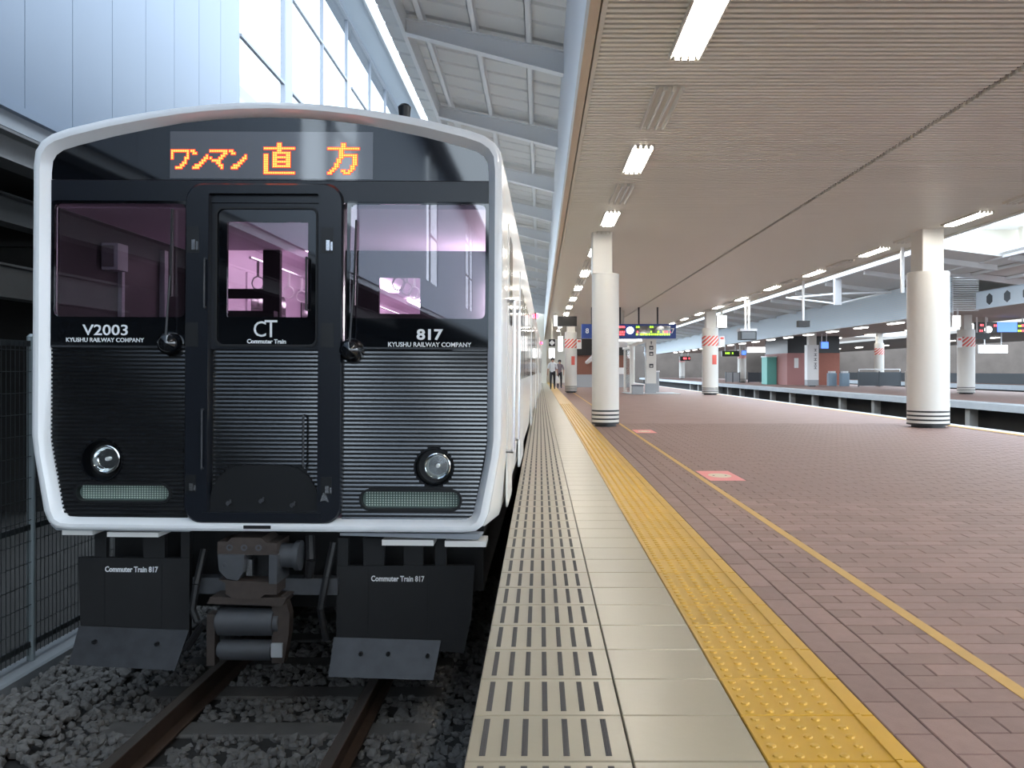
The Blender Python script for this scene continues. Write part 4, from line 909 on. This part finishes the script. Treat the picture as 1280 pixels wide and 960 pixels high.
def fig(stride=0.25, la=((-0.24, 0.05, 1.12), (-0.27, -0.06, 0.86)), ra=((0.24, 0.05, 1.12), (0.27, 0.08, 0.86)), hand_dir=((0, -0.1, -1), (0, -0.1, -1))):
    J = {'pelvis': (0,0,0.93), 'waist': (0,0.01,1.08), 'chest': (0,0.01,1.28), 'neckb': (0,0.015,1.42), 'neck': (0,0,1.49), 'head': (0,-0.01,1.585), 'crown': (0,-0.005,1.665), 'nose': (0,-0.105,1.575),
         'lsh': (-0.17,0.02,1.38), 'rsh': (0.17,0.02,1.38), 'lel': la[0], 'lwr': la[1], 'rel': ra[0], 'rwr': ra[1],
         'lhip': (-0.09,0,0.88), 'rhip': (0.09,0,0.88), 'lkn': (-0.10,-stride*0.55,0.50), 'rkn': (0.10,stride*0.15,0.48), 'lan': (-0.10,-stride*0.9,0.09), 'ran': (0.10,stride*1.0,0.12), 'lto': (-0.11,-stride*0.9-0.19,0.04), 'rto': (0.11,stride*1.0-0.17,0.045)}
    Rd = {'pelvis': (0.15,0.11), 'waist': (0.14,0.10), 'chest': (0.165,0.115), 'neckb': (0.085,0.075), 'neck': 0.056, 'head': (0.082,0.095), 'crown': (0.06,0.07), 'nose': 0.013, 'lsh': 0.072, 'rsh': 0.072, 'lel': 0.046, 'rel': 0.046, 'lwr': 0.030, 'rwr': 0.030,
          'lhip': 0.092, 'rhip': 0.092, 'lkn': 0.064, 'rkn': 0.064, 'lan': 0.045, 'ran': 0.045, 'lto': 0.034, 'rto': 0.034}
    E = [('pelvis','waist',0), ('waist','chest',0), ('chest','neckb',0), ('neckb','neck',2), ('neck','head',2), ('head','crown',2), ('head','nose',2), ('neckb','lsh',0), ('neckb','rsh',0), ('lsh','lel',0), ('rsh','rel',0), ('lel','lwr',2), ('rel','rwr',2),
         ('pelvis','lhip',1), ('pelvis','rhip',1), ('lhip','lkn',1), ('rhip','rkn',1), ('lkn','lan',1), ('rkn','ran',1), ('lan','lto',1), ('ran','rto',1)]
    for s_, dr, sgn in (('l', hand_dir[0], 1), ('r', hand_dir[1], -1)):
        w = Vector(J[s_+'wr']); d = Vector(dr).normalized(); sd = Vector((0, 1, 0)) if abs(d.z) > 0.5 else Vector((0, 0, 1)); sd = (sd-d*sd.dot(d)).normalized()
        J[s_+'pm'] = tuple(w+d*0.075); Rd[s_+'pm'] = (0.036, 0.02); E.append((s_+'wr', s_+'pm', 2))
        for k, (o_, ln) in enumerate(((-0.026, 0.06), (-0.009, 0.075), (0.009, 0.08), (0.026, 0.07))):
            a = w+d*0.098+sd*o_; J[f'{s_}f{k}'] = tuple(a); Rd[f'{s_}f{k}'] = 0.009; E.append((s_+'pm', f'{s_}f{k}', 2))
            J[f'{s_}g{k}'] = tuple(a+d*ln*0.85+Vector((0.012*sgn, 0, 0))); Rd[f'{s_}g{k}'] = 0.007; E.append((f'{s_}f{k}', f'{s_}g{k}', 2))
        a = w+d*0.045-sd*0.045; J[s_+'th'] = tuple(a); Rd[s_+'th'] = 0.010; E.append((s_+'wr', s_+'th', 2)); J[s_+'ti'] = tuple(a+d*0.05-sd*0.012); Rd[s_+'ti'] = 0.008; E.append((s_+'th', s_+'ti', 2))
    return J, Rd, E
J_, R_, E_ = fig()
person('person in white short-sleeved shirt and black trousers walking beside the train', (0.68, 46.0, 0.0), 0, J_, R_, E_, ['shirt_white', 'trousers', 'skin'], 'hair')
J_, R_, E_ = fig(0.16, ra=((0.25, 0.0, 1.12), (0.24, -0.1, 0.88)))
person('person in dark grey top carrying a white bag on the platform', (1.10, 48.0, 0.0), 0, J_, R_, E_, ['shirt_grey', 'trousers', 'skin'], 'hair', 0.95)
bg_ = thing('carrier_bag', 'white carrier bag held by the person in dark grey', 'bag', (0.95, 47.7, 0.30))
MB().loft([[(0.13*math.cos(t*math.pi/6)*s_, 0.07*math.sin(t*math.pi/6)*s_, z) for t in range(12)] for s_, z in ((0.7, 0), (1.0, 0.05), (1.05, 0.22), (0.7, 0.36), (0.3, 0.44))], True, True, True).build('sack', 'bag_white', bg_, True)
MB().tube([(-0.03, 0, 0.43), (-0.02, 0, 0.50), (0.02, 0, 0.50), (0.03, 0, 0.43)], 0.006, 6).build('handle', 'bag_white', bg_, True)
J_, R_, E_ = fig(0.05, la=((-0.40, -0.06, 1.20), (-0.24, -0.24, 1.38)), ra=((0.26, -0.12, 1.18), (0.12, -0.28, 1.36)), hand_dir=((0.3, -0.3, 1), (-0.3, -0.3, 1)))
E_ = [(a, b, 0 if (a, b) in (('lel', 'lwr'), ('rel', 'rwr')) else k) for a, b, k in E_]
person('person in white sleeves mostly hidden behind the near column, elbow showing', (1.50, 20.5, 0.0), 0, J_, R_, E_, ['shirt_white', 'trousers', 'skin'], 'hair')

# ================================================================ opposite platforms
op = MB().box(14.0, -5, -0.22, 23, 120, -0.006).use(1).box(14.6, -5, -1.3, 22.6, 120, -0.22).build('opposite_platform', ['edge_concrete', 'dark_concrete'], kind='structure', label='opposite brown platform with pale concrete edge')
MB().box(14.75, -5, -0.006, 22.9, 120, 0.0).build('paving', 'paving_far', op)
for k in range(16): MB().box(14.12, 20+4*k, -1.22, 14.4, 20.3+4*k, -0.22).build('edge_post', 'concrete', op)
o3 = MB().box(33, 20, -0.35, 42, 130, -0.01).use(1).box(33.6, 20, -1.3, 41, 130, -0.35).build('third_platform', ['edge_concrete', 'dark_concrete'], kind='structure', label='third platform far to the right with pale edge')
MB().box(33.8, 20, -0.01, 41.8, 130, 0).build('paving', 'paving_far', o3)
MB().box(35.5, 30, 0, 35.6, 110, 0.8).build('low_wall', 'dark_fence', o3)
# canopy over the opposite platform
oc = MB().box(14.55, 30, 3.45, 22.6, 120, 3.6).build('ceiling_opposite', 'far_grey', kind='structure', label='brownish ceiling over the opposite platform with pale louvred side')
nl = 16; mlv = MB().prism([(0, 0), (0.07, 0.012), (0.07, 0.03), (0, 0.055)], 30, 118, 'y').mesh('louvre_slat', 'hex_girder')
for k in range(nl): obj('louvre_slat', mlv, oc, (14.45, 0, 3.08+k*0.078))
MB().box(14.53, 30, 3.05, 14.56, 118, 4.35).build('louvre_back', 'steel_blue', oc)
me_ = MB().prism([(0, 0), (-0.05, 0.012), (-0.05, 0.03), (0, 0.05)], 14.5, 15.4, 'x').mesh('louvre_slat', 'steel_pale')
for k in range(nl): obj('louvre_slat', me_, oc, (0, 29.95, 3.12+k*0.076))
MB().prism([(11.8, 4.72), (14.6, 4.36), (14.6, 4.42), (11.8, 4.80)], 25.6, 118, 'y').build('roof_wing', 'roof_sheet', oc)
MB().box(11.66, 25.6, 4.66, 11.82, 118, 4.84).build('gutter', 'sign_white', oc)
for k in range(20): MB().prism([(11.9, 4.55), (14.5, 4.2), (14.5, 4.38), (11.9, 4.72)], 27+4.2*k, 27.15+4.2*k, 'y').build('beam', 'steel_blue', oc)
MB().box(11.75, 26.3, 4.84, 13.2, 29.5, 5.1).build('roof_box', 'sign_white', oc)
MB().box(14.6, 30, 4.36, 22.8, 118, 4.5).build('roof_deck', 'roof_sheet', oc)
# nearer half of that canopy
nc = MB().prism([(14.0, 4.55), (18.3, 4.05), (22.8, 4.55), (22.8, 4.65), (18.3, 4.15), (14.0, 4.65)], 4, 29.8, 'y').build('roof_opposite', 'roof_sheet', kind='structure', label='ribbed butterfly roof over the near half of the opposite platform')
for z, x in ((4.42, 13.9), (4.56, 13.82), (4.70, 13.92)): MB().box(x, 4, z, x+0.1, 29.8, z+0.09).build('gutter', 'steel_pale' if z < 4.5 else 'sign_white', nc)
for k in range(7): MB().prism([(14.1, 4.36), (18.2, 3.80), (18.2, 4.05), (14.1, 4.52)], 5+4.1*k, 5.18+4.1*k, 'y').build('beam', 'steel_pale', nc)
for x in (15.0, 16.2, 17.4): MB().box(x-0.04, 4, 4.55-(x-14)*0.116-0.12, x+0.04, 29.8, 4.55-(x-14)*0.116-0.02).build('purlin', 'steel_blue', nc)
hg_ = thing('girder', 'pale blue girder with hexagonal holes under the opposite roof', 'girder', (15.3, 29.9, 3.18))
hb = MB().box(0, -22, 0, 0.02, 0, 0.56).box(-0.06, -22, -0.02, 0.08, 0, 0.0).box(-0.06, -22, 0.56, 0.08, 0, 0.58); hb.build('web', 'hex_girder', hg_)
for k in range(20): MB().prism([(-0.9-1.1*k+0.24*math.cos(math.pi/2+t*math.pi/3)*0.9, 0.28+0.2*math.sin(math.pi/2+t*math.pi/3)) for t in range(6)], -0.006, 0.0, 'x').build('hole', 'dark_fence', hg_)
pz = P(1047, 380, 33.8)
ps = thing('hanging_post', 'pale blue post hanging from the opposite roof edge', 'post', (11.8, 33.8, 3.62)); MB().box(-0.13, -0.1, 0, 0.13, 0.1, 1.04).build('post', 'steel_pale', ps)
MB().tube([(0, 0, 0.45), (1.9, -0.6, 0.45)], 0.04, 6).tube([(0, 0, 0.05), (1.6, -0.6, 0.42)], 0.035, 6).tube([(0, 0, 0.45), (-1.4, 1.5, 0.42)], 0.04, 6).tube([(0, 0, 0.05), (-1.6, 1.5, 0.42)], 0.035, 6).build('brace', 'steel_pale', ps, True)
# lamps of the opposite platform
def plamp(x, y, z, lab):
    t = thing('ceiling_lamp', lab, 'light', (x, y, z), 0, 'lamps under the opposite ceiling'); MB().box(-0.16, 0, 0.03, 0.16, 1.3, 0.1).build('housing', 'housing', t)
    MB().prism(rrect(-0.13, 0.04, 0.13, 1.26, 0.05, 2), 0, 0.03, 'z').build('diffuser', 'tube_lit2', t)
mat('tube_lit2', (1, 1, 1), 0.4, emit=(1, 0.97, 0.92), es=9.0)
for k in range(17): plamp(15.05, 31.5+3.9*k, 3.0, f'{ordinal(k)} lamp of the row below the blue louvres')
for k in range(9): plamp(21.6, 36.5+6.2*k, 3.35, f'{ordinal(k)} lamp of the inner row under the opposite ceiling')
for k in range(5): plamp(17.2, 8+4.2*k, 3.4, f'{ordinal(k)} lamp under the near half of the opposite roof')
# things on the opposite platform
def opcol(lab, x, y, **kw): return column(lab, x, y, kw.pop('r', 0.36), top=3.45, off=0, **kw)
opcol('white column with pink striped band on the opposite platform right of the stout column', 18.6, 37.2, stripe=True, flag=-1)
opcol('slim white column with pink band on the opposite platform behind the girder', 22.3, 56.0, stripe=True, r=0.3)
opcol('small white column with red band left of the dark low wall across the tracks', 17.3, 73, stripe=True)
opcol('farthest small white column with red band across the tracks', 18.0, 108, stripe=True)
sq = thing('column', 'square white column with vertical lettering in front of the red-brown tower', 'column', (17.5, 54.9, 0))
MB().box(-0.36, -0.3, 0.06, 0.36, 0.3, 0.42).build('base', 'grey_box', sq); MB().box(-0.36, -0.3, 0.42, 0.36, 0.3, 2.66).build('shaft', 'sign_white', sq); MB().box(-0.24, -0.24, 2.66, 0.24, 0.24, 3.45).build('upper_post', 'column_white', sq); MB().box(-0.2, -0.2, 0, 0.2, 0.2, 0.06).build('foot', 'black_band', sq)  # foot coloured black as a shadow gap here too
for k, z in enumerate((2.25, 1.95, 1.65, 1.35, 1.12)): MB().box(0.06, -0.306, z, 0.24, -0.3, z+0.03).box(0.06, -0.306, z+0.13, 0.24, -0.3, z+0.16).box(0.13, -0.306, z, 0.17, -0.3, z+0.16).build('letter_mark', 'letter_dark', sq)
tw = thing('stair_tower', 'rose and red-brown tower with dark top on the opposite platform', 'tower', (19.4, 60, 0))
MB().box(-2.0, 0, 0, -0.7, 6, 2.25).build('side_wall', 'rose_wall', tw); MB().box(-0.7, 0, 0, 1.7, 6, 2.25).build('front_wall', 'brick_red', tw); MB().box(-1.95, 0.05, 2.25, 1.7, 6, 3.43).build('dark_top', 'screen_black', tw); MB().box(-1.5, -0.02, 1.2, -1.2, 0, 1.9).build('notice', 'sign_white', tw)
te = thing('teal_booth', 'teal booth left of the rose coloured tower', 'booth', (17.0, 62.5, 0)); MB().box(-0.35, 0, 0, 0.35, 1.5, 2.0).build('body', 'teal', te); MB().box(-0.4, -0.05, 2.0, 0.4, 1.55, 2.1).build('top', 'steel_pale', te)
for k in range(2):
    bn = thing('litter_bin', ('left' if k == 0 else 'right')+' of two blue-grey litter bins beside the red-brown tower', 'bin', (19.35+0.62*k, 56.5-0.6*k, 0)); MB().prism(rrect(-0.26, -0.25, 0.26, 0.25, 0.05, 3), 0, 0.85, 'z').build('body', 'bin_blue', bn); MB().prism(rrect(-0.2, -0.2, 0.2, 0.2, 0.05, 3), 0.85, 0.98, 'z').build('hood', 'steel_pale', bn)
def lowwall(lab, x0, x1, y, z1, m='dark_fence', rail=True):
    t = thing('barrier', lab, 'barrier', ((x0+x1)/2, y, 0)); a = (x1-x0)/2
    n = max(2, int((x1-x0)/1.5))
    for i in range(n): MB().box(-a+2*a*i/n+0.02, 0, 0.05, -a+2*a*(i+1)/n-0.02, 0.06, z1).build('panel', m, t)
    for i in range(n+1): MB().box(-a+2*a*i/n-0.03, -0.02, 0, -a+2*a*i/n+0.03, 0.08, z1+0.05).build('post', 'dark_fence', t)
    if rail: MB().box(-a, 0.0, z1+0.16, a, 0.05, z1+0.21).build('rail', 'steel_pale', t); MB().box(-a, 0.01, z1, -a+0.05, 0.05, z1+0.2).build('rail_post', 'steel_pale', t); MB().box(a-0.05, 0.01, z1, a, 0.05, z1+0.2).build('rail_post', 'steel_pale', t)
lowwall('dark barrier with pale rail right of the litter bins', 20.2, 22.85, 54.0, 0.92)
lowwall('dark barrier left of the teal booth', 17.6, 19.6, 72.0, 0.85, rail=False)
lowwall('grey glass barrier beside the small banded column', 15.8, 17.0, 72.5, 0.85, 'grey_box', False)
gx_ = thing('cabinet', 'pale grey cabinet next to the stout column across the tracks', 'cabinet', (22.2, 50.5, 0)); MB().box(-0.45, -0.3, 0, 0.6, 0.3, 0.95).build('body', 'housing', gx_); MB().box(-0.4, -0.31, 0.1, 0.05, -0.3, 0.9).build('door', 'housing', gx_)
def farsign(name, lab, x0, y0, x1, y1, Y, m, face=None, zt=3.45, hm='steel_pale'):
    o = P((x0+x1)/2, y1, Y); t = thing(name, lab, 'sign', (o.x, Y, o.z)); px_box(MB(), x0, y0, x1, y1, Y, 0.25, o.x, o.z).build('case', m, t)
    if face: px_box(MB(), x0+0.5, y0+0.5, x1-0.5, y1-0.5, Y, 0.02, o.x, o.z).build('face', face, t, loc=(0, -0.02, 0))
    for f_ in (0.2, 0.8):
        xx = (x0+(x1-x0)*f_-CX)*Y/FPX-o.x; MB().box(xx-0.025, 0.1, P(0, y0, Y).z-o.z, xx+0.025, 0.15, zt-o.z).build('hanger', hm, t)
    return t, o
farsign('lit_sign', 'wide white lit sign above the dark barrier across the tracks', 934, 433.5, 972, 441, 70, 'sign_white', 'sign_lit')
t, o = farsign('departure_board', 'small dark board with green lines seen beside the striped column', 902.5, 438.5, 924, 445.5, 66, 'screen_black')
ledline('led_line', 904, 912, 441.5, 'text_green', t, o, 66); ledline('led_line', 915, 923, 441.5, 'text_green', t, o, 66)
t, o = farsign('departure_board', 'small board with red lines far across the tracks', 850, 445.5, 863, 451, 90, 'screen_black'); ledline('led_line', 851, 862, 448, 'text_red', t, o, 90)
farsign('platform_number', 'blue platform number sign hanging right of the square lettered column', 1026, 427, 1036, 436, 56, 'sign_blue', 'blue_lit')
farsign('platform_number', 'small blue sign hanging beside the small banded column', 927, 438, 933, 444, 71.5, 'sign_blue', 'blue_lit')
t, o = farsign('departure_board', 'dark board with red dots, clock and bright blue screen at the right edge', 1221, 402.5, 1295, 415.5, 39, 'screen_black', None, 3.9)
px_box(MB(), 1246.5, 402.8, 1271, 415, 39, 0.03, o.x, o.z).build('screen', 'blue_lit', t, loc=(0, -0.03, 0))
p = P(1234.5, 412, 39); MB().cyl((p.x-o.x, -0.12, p.z-o.z), (p.x-o.x, 0, p.z-o.z), 0.15, n=24).build('clock_face', 'sign_lit', t)
for a0, a1, yy, m in ((1225, 1229, 406.5, 'text_red'), (1242, 1245.5, 407, 'text_red'), (1224, 1228, 413.5, 'text_red'), (1272.5, 1276, 407.5, 'text_green'), (1276.5, 1281, 407, 'text_red'), (1272, 1276, 413.5, 'text_green'), (1276.5, 1282, 413.5, 'text_red')): ledline('led_line', a0, a1, yy, m, t, o, 39, 1.0, 2.4)
farsign('monitor_row', 'black monitor pair hanging under the board at the right edge', 1219, 416, 1238, 424, 38.5, 'screen_black', None, 3.9)
farsign('lit_sign', 'bright white lit sign far right behind the banded columns', 1225, 431, 1260, 441.5, 57, 'sign_white', 'sign_lit', 3.9)
farsign('lit_sign', 'small white lit sign at the edge of the louvred canopy', 1190.5, 394, 1201, 408.5, 33, 'sign_white', 'sign_lit', 3.45)
# canopy over third platform and backdrop
t3 = MB().box(30, 30, 3.7, 44, 125, 3.9).build('ceiling_third', 'far_grey', kind='structure', label='canopy over the third platform')
for k in range(10):
    t = thing('ceiling_lamp', f'{ordinal(k)} lamp under the canopy of the third platform', 'light', (35.5, 45+7*k, 3.55), 0, 'lamps of the third platform'); MB().box(-0.2, 0, 0.05, 0.2, 1.6, 0.15).build('housing', 'housing', t); MB().prism(rrect(-0.16, 0.05, 0.16, 1.55, 0.05, 2), 0, 0.05, 'z').build('diffuser', 'tube_lit2', t)
MB().box(7.5, 126, -1.3, 130, 127, 6).build('wall_far', 'far_brown', kind='structure', label='dull brown-grey wall behind the far platforms')
bb = thing('building', 'white ribbed building rising behind the opposite canopy at the right', 'building', (70, 129, -1.22))
bb.scale = (2.06,)*3
MB().box(-8, 0, 0, -1.6, 20, 26).build('ribbed_wing', 'sign_white', bb)
for k in range(14): MB().box(-8+0.46*k, -0.18, 6, -7.8+0.46*k, 0, 26).build('rib', 'sign_white', bb)
MB().box(-1.6, 1.0, 0, 20, 20, 26).build('main_block', 'cream', bb); MB().box(-1.6, -1.5, 11.6, 20, 1.0, 13.6).build('balcony', 'sign_white', bb)
for k in range(5): MB().box(1.2+3*k, -0.6, 4, 1.8+3*k, 0, 11.6).build('pillar', 'cream', bb)
